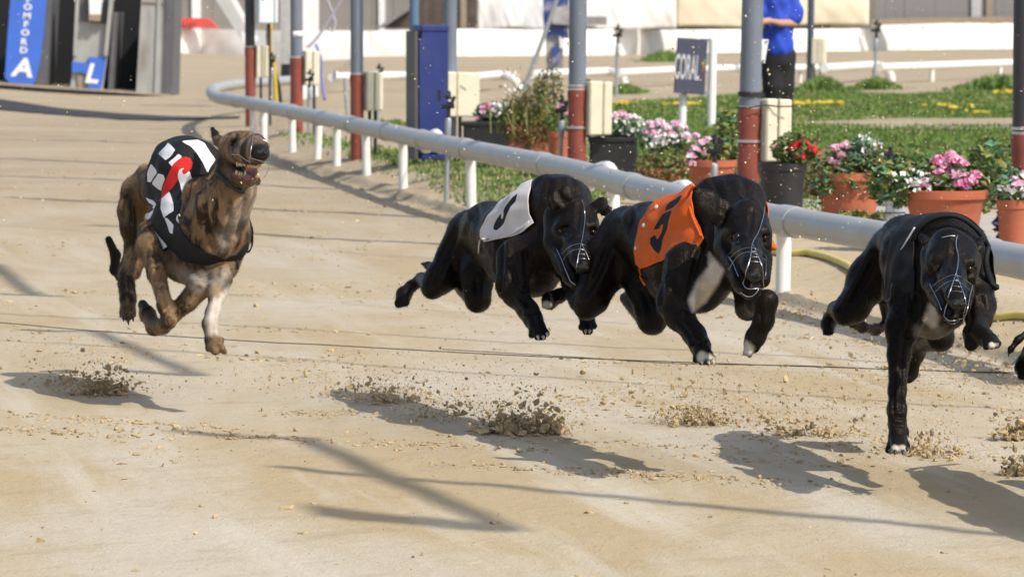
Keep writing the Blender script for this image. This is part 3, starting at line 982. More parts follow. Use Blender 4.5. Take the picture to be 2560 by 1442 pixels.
# plank fences behind the wall
def plank_fence(label, x0, x1, yt, yb, Y, step, mat, posts=(), rails=True):
    S = F / Y
    c = P((x0 + x1) / 2, yb, Y); t = thing("plank_fence", label, "fence", (c[0], c[1], 0), "fences behind the barrier wall")
    w = step / S
    hz = P(x0, yt, Y)[2]; bz = P(x0, yb, Y)[2]
    base = None
    n = int((x1 - x0) / step)
    r = np.random.default_rng(int(x0))
    ms = []
    for k in range(3):
        mb = MB().box((0, 0, (hz + bz) / 2), (w * .92, .03, hz - bz)); ms.append(mb)
    protos = []
    for i in range(n):
        p = P(x0 + (i + .5) * step, 0, Y)
        loc = np.array([p[0], Y + r.uniform(-.012, .012), r.uniform(-.01, .01)])
        if len(protos) < 3:
            o = mesh_obj("plank", np.array(ms[len(protos)].V[0]) + np.array(t.location), ms[len(protos)].F, mat, t, False); protos.append(o)
        else:
            o = protos[i % 3].copy(); COL.objects.link(o); o.parent = t
        o.location = loc - np.array(t.location)
    for (px, pw, m) in posts:
        MB().box((P(px, 0, Y)[0], Y - .06, (hz + bz) / 2), (pw / S, .08, hz - bz)).build("post", m, t)
    if rails:
        MB().box((P((x0 + x1) / 2, 0, Y)[0], Y + .05, bz + .3), ((x1 - x0) / S, .05, .1)).build("rail", mat, t)
    return t
plank_fence("weathered grey plank fence behind the red slab and the white mast", 396, 1192, -90, 84, 101, 10.5, M_PLANK, [(491, 22, M_WHITEP), (955, 16, M_WHITEP)])
t = plank_fence("grey clad fence with a brown frame at the upper right", 2186, 2720, -90, 58, 113, 9.5, M_CLAD, [(2176, 12, M_FRAMEB), (2440, 24, mk("pale_post", (.42, .42, .42), .7)), (2472, 14, M_FRAMEB)])
prism([(2176, 48), (2700, 36), (2700, 50), (2176, 63)], 112.6, .12, "bottom_rail", M_FRAMEB, t)

# tarpaulins hung along the fence
def tarp(label, x0, x1, yt, yb0, yb1, Y, mat, seed):
    c = P((x0 + x1) / 2, yb0, Y); t = thing("tarpaulin", label, "tarpaulin", (c[0], c[1], c[2]), "tarpaulins hung on the fence")
    nx, ny = 46, 20
    V, Fc = [], []
    for i in range(nx + 1):
        u = i / nx
        for j in range(ny + 1):
            v = j / ny
            yb = yb0 + (yb1 - yb0) * u + 2.5 * math.sin(u * 9 + seed)
            p = P(x0 + (x1 - x0) * u, yt + (yb - yt) * v, Y)
            k = .05 * math.sin(9 * u + 3 * v + seed) * math.sin(5 * u + seed) + .05 * (float(vnoise(np.array(u * 9 + v * 2.5 + seed), np.array(v * 1.3 - u * 2), 3)) - .5) + .03 * (float(vnoise(np.array(u * 22 - v * 5), np.array(v * 2 + u * 3), 7)) - .5) + .06 * math.sin(math.pi * v)
            V.append((p[0], p[1] - k, p[2]))
    for i in range(nx):
        for j in range(ny):
            a = i * (ny + 1) + j; Fc.append([a, a + 1, a + ny + 2, a + ny + 1])
    o = mesh_obj("sheet", V, Fc, mat, t); o.modifiers.new("t", 'SOLIDIFY').thickness = .01
    return t
tarp("white tarpaulin hanging left of the worn blue machine", 1194, 1400, -70, 72, 72, 99.0, M_TARP, 1.0)
tt = tarp("white tarpaulin hanging between the middle pole and the cream sheet", 1402, 1690, -70, 69, 73, 99.2, M_TARP, 2.7)
tarp("cream tarpaulin hanging behind the person in blue", 1688, 2172, -70, 68, 62, 99.4, M_TARPC, 4.1)
prism([(1466, 41), (1517, 41), (1517, 62), (1466, 62)], 98.7, .05, "patch_board", M_CLAD, tt)
prism([(1192, -80), (2180, -80), (2180, 71), (1192, 77)], 100.2, .15, "backing_wall", M_SEAM, tt)

# stair / ramp frame and posts beside the blue-grey pole
st = thing("stair", "dark timber stair flank rising behind the blue cabinet", "stair", P(1010, 72, 98))
prism([(945, 70), (1035, 12), (1110, -60), (1190, -60), (1190, 72)], 98.3, .5, "flank", M_TIMBER, st)
prism([(940, 70), (1034, 8), (1034, 18), (956, 70)], 98.0, .3, "stringer", M_CLAD, st)
prism([(1152, -60), (1166, -60), (1166, 70), (1152, 70)], 97.9, .2, "post", M_FRAMEB, st)

sl = thing("slab", "faded red slab lying on top of the white barrier wall", "slab", P(480, 68, 95))
prism([(436, 44), (520, 46), (545, 69), (440, 71)], 96.6, .5, "top", mk("faded_red", (.62, .075, .06), .6, .08, 5), sl)
prism([(448, 57), (486, 57), (492, 62), (448, 62)], 96.5, .05, "recess", mk("dull_red", (.40, .05, .045), .7), sl)

# white mast, grey column, sloping arm of the mast machine
Y = 46
ma = thing("mast", "thick white mast with a grey column beside it behind the banded pole", "mast", G(770, 262, 0))
def bar(name, p0, p1, w, Y, mat, parent, d=.12):
    a = np.array(p0, float); b = np.array(p1, float); t = (b - a) / np.linalg.norm(b - a); n = np.array([-t[1], t[0]]) * w / 2
    return prism([a - n, b - n, b + n, a + n], Y, d, name, mat, parent)
bar("white_column", (776, -80), (776, 262), 38, Y, M_WHITEP, ma, .2)
bar("grey_column", (713, -80), (713, 190), 24, Y + 1, mk("grey_column", (.42, .41, .40), .6), ma, .15)
bar("base_block", (714, 160), (714, 190), 22, Y + .8, M_DARK, ma, .15)
ar = thing("sloping_beam", "pale grey sloping metal beam descending from the upper left to the black-topped pole", "beam", P(600, 60, Y))
bar("beam", (545, -30), (622, 92), 40, Y - 1, mk("pale_grey_metal", (.50, .50, .48), .55, .06, 6), ar)
bar("rod", (560, -45), (640, 100), 12, Y - 1.3, M_WHITEP, ar, .06)
prism([(604, 78), (640, 100), (636, 128), (620, 124), (606, 100)], Y - 1.4, .1, "end_joint", M_WHITEP, ar)
# small cables
def cable(label, pts, Y, r, col, name="cable"):
    q = catmull([P(x, y, Y) for x, y in pts], 6)
    tag(MB().tube(q, r, 6).build(name, mk("cable_sheath", col, .5, .1, 40), origin=q[0], smooth=True), label, "cable", "cables hanging by the poles")
cable("yellow and black cable hanging beside the small cream box", [(676, 60), (674, 110), (684, 160), (688, 210), (690, 258)], 36.5, .022, (.55, .38, .03))
cable("black cable running down next to the yellow one", [(672, 58), (670, 100), (680, 150), (697, 215), (702, 262)], 36.6, .02, (.02, .02, .022))
cable("pale violet cable arching down past the cream box", [(860, -10), (828, 40), (800, 85), (780, 108), (768, 118)], 40, .016, (.35, .33, .42))
cable("blue-violet cable drooping behind the pale cream box", [(790, 110), (803, 150), (804, 190), (812, 250)], 39, .018, (.20, .22, .48))
cable("grey cable looping from the top of the frame to the mast", [(815, -10), (830, 30), (838, 60), (830, 80)], 41, .014, (.40, .39, .45))

# diagonal grey tube and worn blue machine behind the middle pole
dt = thing("guy_tube", "slim grey tube leaning diagonally left of the middle pole", "tube", P(1308, 228, 40))
auto_smooth(MB().tube([P(1398, -20, 40), P(1360, 90, 40), P(1308, 228, 40)], .026, 10).build("tube", M_METAL, dt), 40)
mc = thing("hare_machine", "worn blue and grey machine on a column partly behind the middle pole", "machine", G(1388, 225, 0))
M_WORN = mk("worn_blue_paint", (.03, .055, .22), .6, .2, 8, dirt=(.34, .32, .33), dscale=6, damt=.9)
M_WORNG = mk("worn_grey", (.36, .35, .34), .6, .2, 10, dirt=(.16, .15, .16), dscale=7, damt=.6)
Ym = 57
prism([(1358, -60), (1422, -60), (1422, 96), (1362, 90), (1358, 40)], Ym, .25, "blue_housing", M_WORN, mc)
prism([(1382, 18), (1424, 14), (1424, 62), (1380, 60)], Ym - .1, .08, "grey_plate", M_WORNG, mc)
prism([(1364, 88), (1410, 92), (1404, 225), (1366, 225)], Ym + .05, .2, "column", M_WORNG, mc)
prism([(1380, 118), (1398, 116), (1397, 160), (1381, 162)], Ym - .02, .06, "blue_stripe", M_WORN, mc)
prism([(1398, 90), (1412, 100), (1408, 120), (1400, 120)], Ym - .03, .06, "white_bracket", M_WHITEP, mc)

# starting traps
Yt = 51.5
tr = thing("starting_trap", "tall row of greyhound starting traps with blue lettered panels at the upper left", "starting trap", P(215, 222, Yt))
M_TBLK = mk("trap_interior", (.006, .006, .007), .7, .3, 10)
M_TBLUE = mk("trap_blue", (.050, .150, .60), .5, .06, 5, dirt=(.09, .14, .32), dscale=6, damt=.4)
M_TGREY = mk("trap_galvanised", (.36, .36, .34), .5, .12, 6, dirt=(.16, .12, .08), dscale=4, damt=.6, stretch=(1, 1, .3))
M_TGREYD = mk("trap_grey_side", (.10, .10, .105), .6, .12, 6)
M_TSAND = mk("sandy_sill", (.36, .30, .21), .9, .2, 8)
def tp(name, poly, dy, d, mat, par=None): return prism(poly, Yt + dy, d, name, mat, par or tr)
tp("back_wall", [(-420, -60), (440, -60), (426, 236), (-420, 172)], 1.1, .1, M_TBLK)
tp("floor", [(-420, 176), (426, 236), (427, 240), (-420, 181)], -.1, 1.2, M_TSAND)
pa = tp("blue_panel", [(30, -60), (121, -60), (116, 0), (107, 100), (99, 160), (87, 205), (80, 211), (24, 206), (12, 194), (18, 100), (26, 0)], -.05, .08, M_TBLUE)
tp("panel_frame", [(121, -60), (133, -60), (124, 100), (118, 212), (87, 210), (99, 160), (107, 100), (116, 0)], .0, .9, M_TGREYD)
pl = tp("gate_plate", [(194, -60), (286, -60), (283, 0), (268, 140), (256, 226), (176, 219), (184, 140), (192, 0)], .0, .10, M_TGREY)
tp("gate_recess", [(200, -60), (274, -60), (270, 40), (266, 60), (197, 52)], -.02, .019, M_TGREYD)
tp("spring_housing", [(222, -20), (258, -20), (250, 52), (224, 50)], -.14, .10, M_WHITEP)
tp("spring_box", [(252, 4), (268, 4), (264, 50), (250, 50)], -.12, .08, M_DARK)
tp("spring_foot", [(222, 36), (252, 36), (250, 53), (222, 51)], -.16, .06, M_FRAMEB)
tp("gate_frame", [(192, -60), (200, -60), (190, 138), (183, 140)], -.10, .10, M_TGREY)
tp("gate_frame", [(278, -60), (288, -60), (268, 140), (260, 140)], -.10, .10, M_TGREY)
lb = tp("blue_panel", [(180, 154), (222, 158), (222, 142), (265, 144), (256, 200), (250, 226), (222, 224), (214, 182), (180, 180)], -.06, .06, M_TBLUE)
tp("rust_patch", [(192, 184), (208, 184), (206, 220), (196, 220)], -.03, .028, M_FRAMEB)
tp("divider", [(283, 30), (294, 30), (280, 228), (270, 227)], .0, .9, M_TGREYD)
tp("end_panel", [(357, -60), (436, -60), (428, 240), (340, 233)], -.02, .10, M_TGREY)
tp("end_rib", [(396, -60), (404, -60), (394, 236), (386, 235)], -.05, .029, M_TGREY)
tp("end_edge", [(418, -60), (439, -60), (430, 241), (410, 239)], -.07, .049, M_TGREYD)
tp("end_cap_seam", [(358, 3), (435, 7), (434, 10), (358, 6)], -.045, .024, M_FRAMEB)
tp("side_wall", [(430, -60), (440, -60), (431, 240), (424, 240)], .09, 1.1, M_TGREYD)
M_TLET = mk("white_lettering", (.80, .79, .74), .5, .03, 10)
St = F / Yt
Rl = np.array(Euler((0, math.radians(5), 0)).to_matrix())
for (ch, x, y, h) in [("C", 74, -1, 18), ("O", 69.5, 17, 19), ("M", 67.5, 39, 19), ("F", 65.5, 60, 19), ("O", 63, 81, 19), ("R", 61, 104, 19), ("D", 59.5, 125, 19)]:
    if ch == "C": ch = "R"
    text_mesh(ch, h / St * 1.08, M_TLET, pa, P(x, y, Yt - .052), Rl, sx=1.25, bold=.004, name="letter")
text_mesh("A", 46 / St * 1.38, M_TLET, pa, P(55, 168, Yt - .052), Rl, sx=1.15, bold=.012, name="letter", shear=.15)
text_mesh("L", 48 / St * 1.38, M_TLET, lb, P(231, 183, Yt - .066), Rl, sx=1.0, bold=.012, name="letter", shear=.2)

# ------------------------------------------------------------------ grass
M_BLADE = mk("grass_blade", (.118, .185, .042), .7, .22, 3, spec=.2)
M_STRAW = mk("dry_grass", (.33, .29, .14), .8, .3, 5, spec=.1)
def blades(name, X, Y, h, w, mat, seed, kind="stuff", lean=.5, Z=None):
    r = np.random.default_rng(seed); n = len(X)
    z = gz(X, Y) if Z is None else Z
    a = r.random(n) * 6.28; l = r.random(n) * lean
    h = h * (.5 + r.random(n))
    dx, dy = np.cos(a), np.sin(a)
    b0 = np.stack([X - dy * w / 2, Y + dx * w / 2, z - .005], -1); b1 = np.stack([X + dy * w / 2, Y - dx * w / 2, z - .005], -1)
    m0 = np.stack([X + dx * h * l * .4 - dy * w * .35, Y + dy * h * l * .4 + dx * w * .35, z + h * .6], -1)
    m1 = np.stack([X + dx * h * l * .4 + dy * w * .35, Y + dy * h * l * .4 - dx * w * .35, z + h * .6], -1)
    tp_ = np.stack([X + dx * h * l, Y + dy * h * l, z + h * (1 - .3 * l)], -1)
    V = np.stack([b0, b1, m1, m0, tp_], 1).reshape(-1, 3)
    i = 5 * np.arange(n)[:, None]
    Fc = np.concatenate([i + np.array([[0, 1, 2]]), i + np.array([[0, 2, 3]]), i + np.array([[3, 2, 4]])])
    return tag(mesh_obj(name, V, Fc, mat, smooth=False), kind=kind)
r = np.random.default_rng(4)
n = 420000
Y = 13 * (60 / 13) ** r.random(n); X = (r.random(n) * 1.2 - .55) * Y * .29
o = X - xr(Y); g = grassness(X, Y) * (.45 + 1.1 * fbm(X * 2.2, Y * 1.6, 31))
k = (o > .02) & (r.random(n) < (g - .25) * 1.3)
X, Y = X[k], Y[k]; s = r.random(len(X)) < .07 + .3 * (fbm(X * .9, Y * .9, 44) > .6)
hh = .014 + .0004 * Y
blades("lawn_grass", X[~s], Y[~s], hh[~s], .006 + .00035 * Y[~s], M_BLADE, 5)
blades("dry_lawn_grass", X[s], Y[s], hh[s] * .9, .006 + .00035 * Y[s], M_STRAW, 6)
def tuft(label, pxs, py, n, h, seed, spread):
    r = np.random.default_rng(seed)
    px = r.normal(pxs, spread, n); yy = np.array([G(q, py + r.uniform(-6, 3), IZ) for q in px])
    hh = h * .62 * np.exp(-((px - pxs) / (spread * 1.5)) ** 2)
    o = blades("grass_tuft", yy[:, 0], yy[:, 1], hh, .035, M_BLADE, seed, "stuff", .9)
    return o
tuft("grass mound around the thin dark far pole", 2055, 226, 900, .26, 1, 36)
tuft("grass mound at the foot of the bent white rail end", 2190, 222, 800, .22, 2, 34)
tuft("wide grass mound at the right edge of the lawn", 2500, 226, 1100, .30, 3, 62)
tuft("grass tuft along the white wall left of the sign", 1668, 152, 700, .35, 4, 40)
tuft("small grass tuft beside the tall thin sprinkler", 1562, 232, 500, .16, 5, 30)
M_YEL = mk("dandelion", (.62, .45, .03), .7, .2, 20)
px = np.concatenate([r.normal(1710, 18, 70), r.normal(1560, 20, 26), r.normal(2400, 40, 14), r.normal(2520, 18, 40), r.normal(2040, 34, 34), r.normal(2440, 20, 14)])
py = np.concatenate([r.normal(258, 1, 70), r.normal(255, 1.0, 26), r.normal(262, 3, 14), r.normal(228, 2, 40), r.normal(256, 1.5, 34), r.normal(280, 2, 14)])
C = np.array([G(a, b, IZ + .04) for a, b in zip(px, py)])
lumps("yellow_flowers", C, np.full(len(C), .024), M_YEL, .5, .4, 8)
# ------------------------------------------------------------------ potted plants along the infield edge
M_TERRA = mk("terracotta_plastic", (.43, .122, .060), .6, .12, 8, dirt=(.27, .10, .06), dscale=6, damt=.65, spec=.4)
M_POTBLK = mk("black_pot_plastic", (.018, .018, .019), .45, .2, 12)
M_SOIL = mk("potting_soil", (.06, .045, .03), .95, .3, 30)
M_LEAF = mk("leaf_green", (.085, .155, .040), .55, .45, 7, spec=.35)
M_LEAFB = mk("leaf_bluegreen", (.105, .20, .11), .55, .35, 7, spec=.35)
M_LEAFY = mk("leaf_olive", (.19, .19, .045), .6, .35, 7)
M_LEAFR = mk("leaf_brown", (.21, .125, .06), .7, .35, 7)
M_PINK = mk("pink_petal", (.74, .38, .52), .55, .25, 40)
M_PINKD = mk("deep_pink_petal", (.62, .13, .27), .55, .25, 40)
M_WHITEF = mk("white_petal", (.80, .79, .77), .55, .08, 40)
M_REDF = mk("red_petal", (.62, .022, .030), .5, .25, 40)
M_PURP = mk("purple_leaf", (.045, .015, .09), .5, .3, 20)


def leaves(name, C, size, mats, parent, seed, up=.4, aspect=.6, kind="stuff"):
    r = np.random.default_rng(seed); n = len(C)
    s = size * (.6 + .8 * r.random(n))
    d = r.normal(size=(n, 3)); d[:, 2] = np.abs(d[:, 2]) * up + r.normal(size=n) * .35; d /= np.linalg.norm(d, axis=1)[:, None]
    q = r.normal(size=(n, 3)); w = np.cross(d, q); w /= np.linalg.norm(w, axis=1)[:, None]
    nn = np.cross(d, w)
    a = C - d * s[:, None] * .5; b = C + d * s[:, None] * .5 - nn * s[:, None] * .12
    m0 = C + w * (s * aspect * .5)[:, None] + nn * (s * .1)[:, None]; m1 = C - w * (s * aspect * .5)[:, None] + nn * (s * .1)[:, None]
    V = np.stack([a, m0, b, m1], 1).reshape(-1, 3)
    i = 4 * np.arange(n)[:, None]
    Fc = np.concatenate([i + np.array([[0, 1, 2]]), i + np.array([[0, 2, 3]])])
    mi = np.tile(r.integers(0, len(mats), n), 2)
    o = mesh_obj(name, V, Fc, mats, parent, False, mi)
    return tag(o, kind=kind)


def blob(c, rad, n, seed, hollow=.4):
    r = np.random.default_rng(seed)
    d = r.normal(size=(n, 3)); d /= np.linalg.norm(d, axis=1)[:, None]
    t = hollow + (1 - hollow) * r.random(n) ** .6
    return np.array(c) + d * t[:, None] * np.array(rad)


def bloom(c, rad, mats, parent, seed, n=26, ps=.026):
    n, ps = int(n * 1.9), ps * .72
    """one flower head: a dome of small petals"""
    r = np.random.default_rng(seed)
    d = r.normal(size=(n, 3)); d[:, 2] = np.abs(d[:, 2]) * .9; d[:, 1] = -np.abs(d[:, 1]) * .9; d /= np.linalg.norm(d, axis=1)[:, None]
    C = np.array(c) + d * rad * (.7 + .3 * r.random((n, 1)))
    V, Fc, mi = [], [], []
    for i in range(n):
        t1 = np.cross(d[i], r.normal(size=3)); t1 /= np.linalg.norm(t1); t2 = np.cross(d[i], t1)
        k = len(V); s = ps * (.7 + .5 * r.random())
        V.append(C[i] - d[i] * s * .15)
        for j in range(5):
            a = 2 * math.pi * j / 5 + r.random() * .3
            V.append(C[i] + s * .55 * (math.cos(a) * t1 + math.sin(a) * t2) + d[i] * s * .12 * r.normal())
        mm = r.integers(0, len(mats))
        for j in range(5): Fc.append([k, k + 1 + j, k + 1 + (j + 1) % 5]); mi.append(mm)
    return mesh_obj("flower", V, Fc, mats, parent, False, mi)


def potted(label, bx, by, rim_y, rim_w, base_w, mat, name="potted_plant", square=False):
    b, S = foot(bx, by)
    t = thing(name, label, "potted plant", b, "potted plants along the infield edge")
    h = (by - rim_y) / S
    R, B = rim_w / S / 2, base_w / S / 2
    if square:
        mb = MB(); mb.box(b + np.array([0, 0, h / 2]), (2 * R, 1.7 * R, h), None, 0, .012); auto_smooth(mb.build("pot", mat, t), 30)
        MB().box(b + np.array([0, 0, h - .012]), (2 * R + .02, 1.7 * R + .02, .03), None, 0, .006).build("rim", mat, t)
    else:
        rim = .035 if h > .15 else .02
        prof = [(B * .9, 0), (B, .004), (B + (R * .92 - B) * .62, h * .62), (B + (R * .92 - B) * .64, h * .635), (R * .94, h - rim), (R, h - rim + .002), (R * 1.01, h), (R * .95, h + .002), (R * .9, h - .03)]
        auto_smooth(MB().lathe(b, prof, 36).build("pot", mat, t), 32)
        MB().lathe(b + np.array([0, 0, h - .045]), [(R * .1, 0), (R * .88, .006), (R * .5, .012)], 24).build("soil", M_SOIL, t)
    return t, b + np.array([0, 0, h]), R, S


# big terracotta pot in front of the lawn
t, c, R, S = potted("large terracotta pot with pink geraniums and dark leaves behind the black-jacketed dog", 2362, 628, 474, 214, 150, M_TERRA)
leaves("foliage", np.concatenate([blob(c + [-.02, 0, .05], (.17, .15, .10), 520, 1), blob(c + [-.20, 0, .03], (.11, .12, .10), 300, 2), blob(c + [.17, .02, .06], (.09, .12, .15), 260, 3)]), .042, [M_LEAF, M_LEAF, M_LEAFB, M_LEAFY], t, 1)
for i, (x, y, q) in enumerate([(2345, 405, 20), (2378, 400, 24), (2405, 412, 18), (2348, 432, 20), (2375, 438, 22), (2400, 440, 20), (2425, 455, 22), (2395, 462, 20), (2415, 468, 16), (2312, 462, 16), (2360, 415, 18), (2440, 440, 14)]):
    bloom(P(x, y, c[1] - .10), q / S, [M_PINK, M_PINK, M_PINKD], t, 20 + i)
leaves("small_flowers", np.array([P(x, y, c[1] - .12) for x, y in np.random.default_rng(8).normal((2300, 452), (26, 14), (60, 2))]), .02, [M_WHITEF], t, 9, aspect=.9)
# hanging dried plant pot
t, c, R, S = potted("terracotta pot with trailing half-dry stems hanging over its rim", 2122, 556, 432, 172, 128, M_TERRA)
leaves("foliage", np.concatenate([blob(c + [0, 0, .05], (.17, .14, .08), 420, 4), blob(c + [.13, -.02, .02], (.09, .13, .13), 260, 5), blob(c + [-.13, -.03, -.03], (.06, .1, .12), 150, 6), blob(c + [-.01, -.12, -.04], (.16, .05, .07), 150, 7)]), .045, [M_LEAFY, M_LEAFR, M_LEAF, M_LEAFB], t, 2, aspect=.35)
for i, (x, y, q) in enumerate([(2088, 372, 15), (2112, 366, 15), (2104, 388, 12), (2092, 408, 10), (2075, 402, 9)]): bloom(P(x, y, c[1] - .06), q / S, [M_PINK], t, 50 + i, 20, .022)
leaves("white_flowers", blob(c + [.06, -.04, .10], (.10, .08, .09), 110, 12), .022, [M_WHITEF, M_WHITEF, M_LEAFB], t, 13, aspect=.9)
leaves("blue_green_leaves", blob(c + [.04, -.03, .09], (.07, .07, .08), 160, 14), .035, [M_LEAFB], t, 15)
# black pot with red flowers
t, c, R, S = potted("black plastic pot with red flowers beside the tall cream box", 1955, 528, 408, 124, 104, M_POTBLK)
leaves("foliage", blob(c + [.06, -.02, .07], (.12, .12, .08), 360, 16), .045, [M_LEAF, M_LEAF, M_LEAFR], t, 17)
for i, (x, y, q) in enumerate([(1990, 372, 22), (2008, 366, 22), (1996, 392, 18), (2030, 376, 15), (2046, 384, 9)]): bloom(P(x, y, c[1] - .08), q / S, [M_REDF], t, 70 + i, 28)
# terracotta pot under the sign
t, c, R, S = potted("terracotta pot with pink and white flowers left of the red-based pole", 1778, 500, 398, 130, 96, M_TERRA)
leaves("foliage", np.concatenate([blob(c + [0, 0, .05], (.13, .12, .08), 300, 18), blob(c + [.09, .03, .12], (.09, .1, .14), 300, 19)]), .04, [M_LEAF, M_LEAFY, M_LEAFB], t, 20)
for i, (x, y, q) in enumerate([(1728, 392, 15), (1738, 375, 15), (1752, 360, 14), (1768, 352, 12), (1740, 340, 9), (1764, 382, 11), (1730, 410, 10), (1792, 420, 9)]): bloom(P(x, y, c[1] - .10), q / S, [M_PINK, M_PINK, M_WHITEF], t, 80 + i, 22)
# bushy olive plant with pink flowers above
t, c, R, S = potted("bushy olive-brown plant hiding its pot, big pink blooms above it", 1655, 462, 420, 120, 100, M_TERRA)
leaves("foliage", np.concatenate([blob(c + [0, -.06, -.0], (.17, .14, .10), 900, 21), blob(c + [.12, 0, .04], (.08, .1, .1), 300, 22)]), .030, [M_LEAFY, M_LEAFY, M_LEAF, M_LEAFR], t, 23, aspect=.4)
leaves("upper_foliage", blob(c + [.02, .05, .17], (.17, .1, .09), 300, 24), .035, [M_LEAFB, M_LEAF], t, 25)
for i, (x, y, q) in enumerate([(1628, 315, 17), (1648, 312, 17), (1668, 322, 17), (1690, 314, 16), (1705, 322, 15), (1632, 335, 15), (1655, 340, 15), (1680, 340, 15), (1712, 340, 14), (1640, 355, 13), (1722, 345, 11), (1615, 330, 11)]): bloom(P(x, y, c[1] - .04), q / S, [M_PINK, M_PINK, M_WHITEF], t, 100 + i, 24)
leaves("white_flowers", np.array([P(x, y, c[1] - .08) for x, y in np.random.default_rng(18).normal((1665, 352), (38, 10), (60, 2))]), .024, [M_WHITEF], t, 26, aspect=.9)
# black square planter
t, c, R, S = potted("black square planter with pale flowers under the box on the middle pole", 1533, 442, 342, 118, 100, M_POTBLK, square=True)
leaves("foliage", np.concatenate([blob(c + [.0, 0, .06], (.14, .12, .08), 420, 27), blob(c + [.10, 0, .06], (.08, .1, .09), 200, 28)]), .04, [M_LEAFB, M_LEAFB, M_LEAF], t, 28)
leaves("white_flowers", blob(c + [.03, -.06, .08], (.16, .08, .07), 160, 29), .026, [M_WHITEF], t, 30, aspect=.9)
for i, (x, y, q) in enumerate([(1538, 292, 13), (1556, 288, 13), (1572, 294, 12), (1546, 302, 11)]): bloom(P(x, y, c[1] - .06), q / S, [M_PINK, M_PINK, M_WHITEF], t, 130 + i, 20)
# small terracotta pot left of the middle pole
t, c, R, S = potted("small terracotta pot between the wispy plant and the middle pole", 1400, 428, 328, 64, 52, M_TERRA)
leaves("foliage", blob(c + [0, 0, .08], (.08, .08, .12), 160, 31), .04, [M_LEAF, M_LEAFY], t, 32)
for i, (x, y, q) in enumerate([(1396, 276, 10), (1412, 284, 10), (1404, 268, 8)]): bloom(P(x, y, c[1] - .05), q / S, [M_PINK], t, 140 + i, 18)
# wispy grass-like plant
t, c, R, S = potted("tall wispy yellow-green plant in a rusty pot right of the black planter", 1332, 420, 318, 122, 100, mk("rusty_pot", (.27, .09, .045), .8, .2, 8), square=True)
r = np.random.default_rng(33); n = 380
Xs = c[0] + r.normal(0, .10, n); Ys = c[1] + r.normal(0, .08, n)
tag(blades("wisps", Xs, Ys,   .22 + 0 * Xs, .007, M_LEAFY, 34, "stuff", .9, c[2] - .03 + 0 * Xs), kind="stuff").parent = t
bpy.data.objects["wisps"].location = -t.location
leaves("foliage", np.concatenate([blob(c + [-.02, 0, .10], (.18, .14, .16), 520, 35), blob(c + [-.13, 0, .02], (.09, .1, .12), 260, 36), blob(c + [.10, 0, .26], (.10, .1, .12), 260, 37), blob(c + [0, -.10, -.02], (.19, .08, .13), 620, 49)]), .045, [M_LEAFY, M_LEAFY, M_LEAF, M_LEAFR], t, 38, aspect=.25, up=.9)
leaves("seed_heads", blob(c + [-.05, 0, .25], (.2, .14, .15), 120, 39), .025, [M_LEAFR, M_WHITEF], t, 40, aspect=.6)
# black planter behind the cream box
t, c, R, S = potted("black planter with pink and white flowers to the right of the large cream box", 1218, 402, 304, 118, 104, M_POTBLK, square=True)
leaves("foliage", np.concatenate([blob(c + [.05, 0, .05], (.15, .12, .08), 360, 41)]), .045, [M_LEAFB, M_LEAF], t, 42)
leaves("white_flowers", blob(c + [.08, -.06, .07], (.13, .08, .07), 110, 43), .03, [M_WHITEF], t, 44, aspect=.9)
for i, (x, y, q) in enumerate([(1206, 274, 12), (1222, 270, 13), (1238, 268, 12), (1210, 290, 10), (1196, 296, 9), (1230, 280, 9)]): bloom(P(x, y, c[1] - .06), q / S, [M_PINK, M_PINKD], t, 150 + i, 20)
# pot at the right edge
t, c, R, S = potted("terracotta pot with white flowers half hidden by the pole at the right edge", 2540, 640, 498, 100, 84, M_TERRA)
leaves("foliage", blob(c + [0, 0, .05], (.10, .1, .08), 260, 45), .04, [M_LEAFB, M_LEAF], t, 46)
leaves("white_flowers", blob(c + [0, -.06, .06], (.09, .06, .06), 70, 47), .03, [M_WHITEF, M_PINK], t, 48, aspect=.9)
# loose plants
def shrub(label, px, py, rad, n, size, mats, seed, asp=.5, z=IZ, name="plant"):
    b, S = foot(px, py, z)
    o = leaves(name, blob(b + [0, 0, rad[2] * .8], rad, n, seed), size, mats, None, seed, aspect=asp, kind=None)
    return tag(o, label, "plant", "loose plants around the pots")
shrub("purple-leaved plant between the big terracotta pot and the edge pot", 2508, 610, (.035, .05, .09), 90, .05, [M_PURP], 60)
shrub("low green weeds below the trailing pot", 2135, 560, (.11, .08, .035), 300, .03, [M_LEAF, M_LEAFY], 61)
shrub("low green weeds to the right of the trailing pot", 2205, 566, (.06, .06, .04), 160, .03, [M_LEAF, M_LEAFY], 62)
shrub("tall thin green stems behind the big pot at the right", 2490, 520, (.13, .12, .20), 420, .04, [M_LEAFY, M_LEAF, M_LEAFB], 63)
shrub("green leafy stems between the trailing pot and the big pot", 2262, 520, (.13, .12, .17), 460, .04, [M_LEAF, M_LEAF, M_LEAFY, M_LEAFB], 64)
shrub("feathery green plant behind the sprinkler next to the red-based pole", 1812, 470, (.11, .1, .20), 460, .03, [M_LEAFY, M_LEAF], 65, .35)
shrub("little green weed in front of the black pot with red flowers", 1955, 520, (.05, .05, .07), 120, .035, [M_LEAFY, M_LEAF], 66)
shrub("drooping brown dry plant left of the trailing pot", 2030, 500, (.05, .05, .11), 160, .04, [M_LEAFR, M_LEAFY], 67, .3)
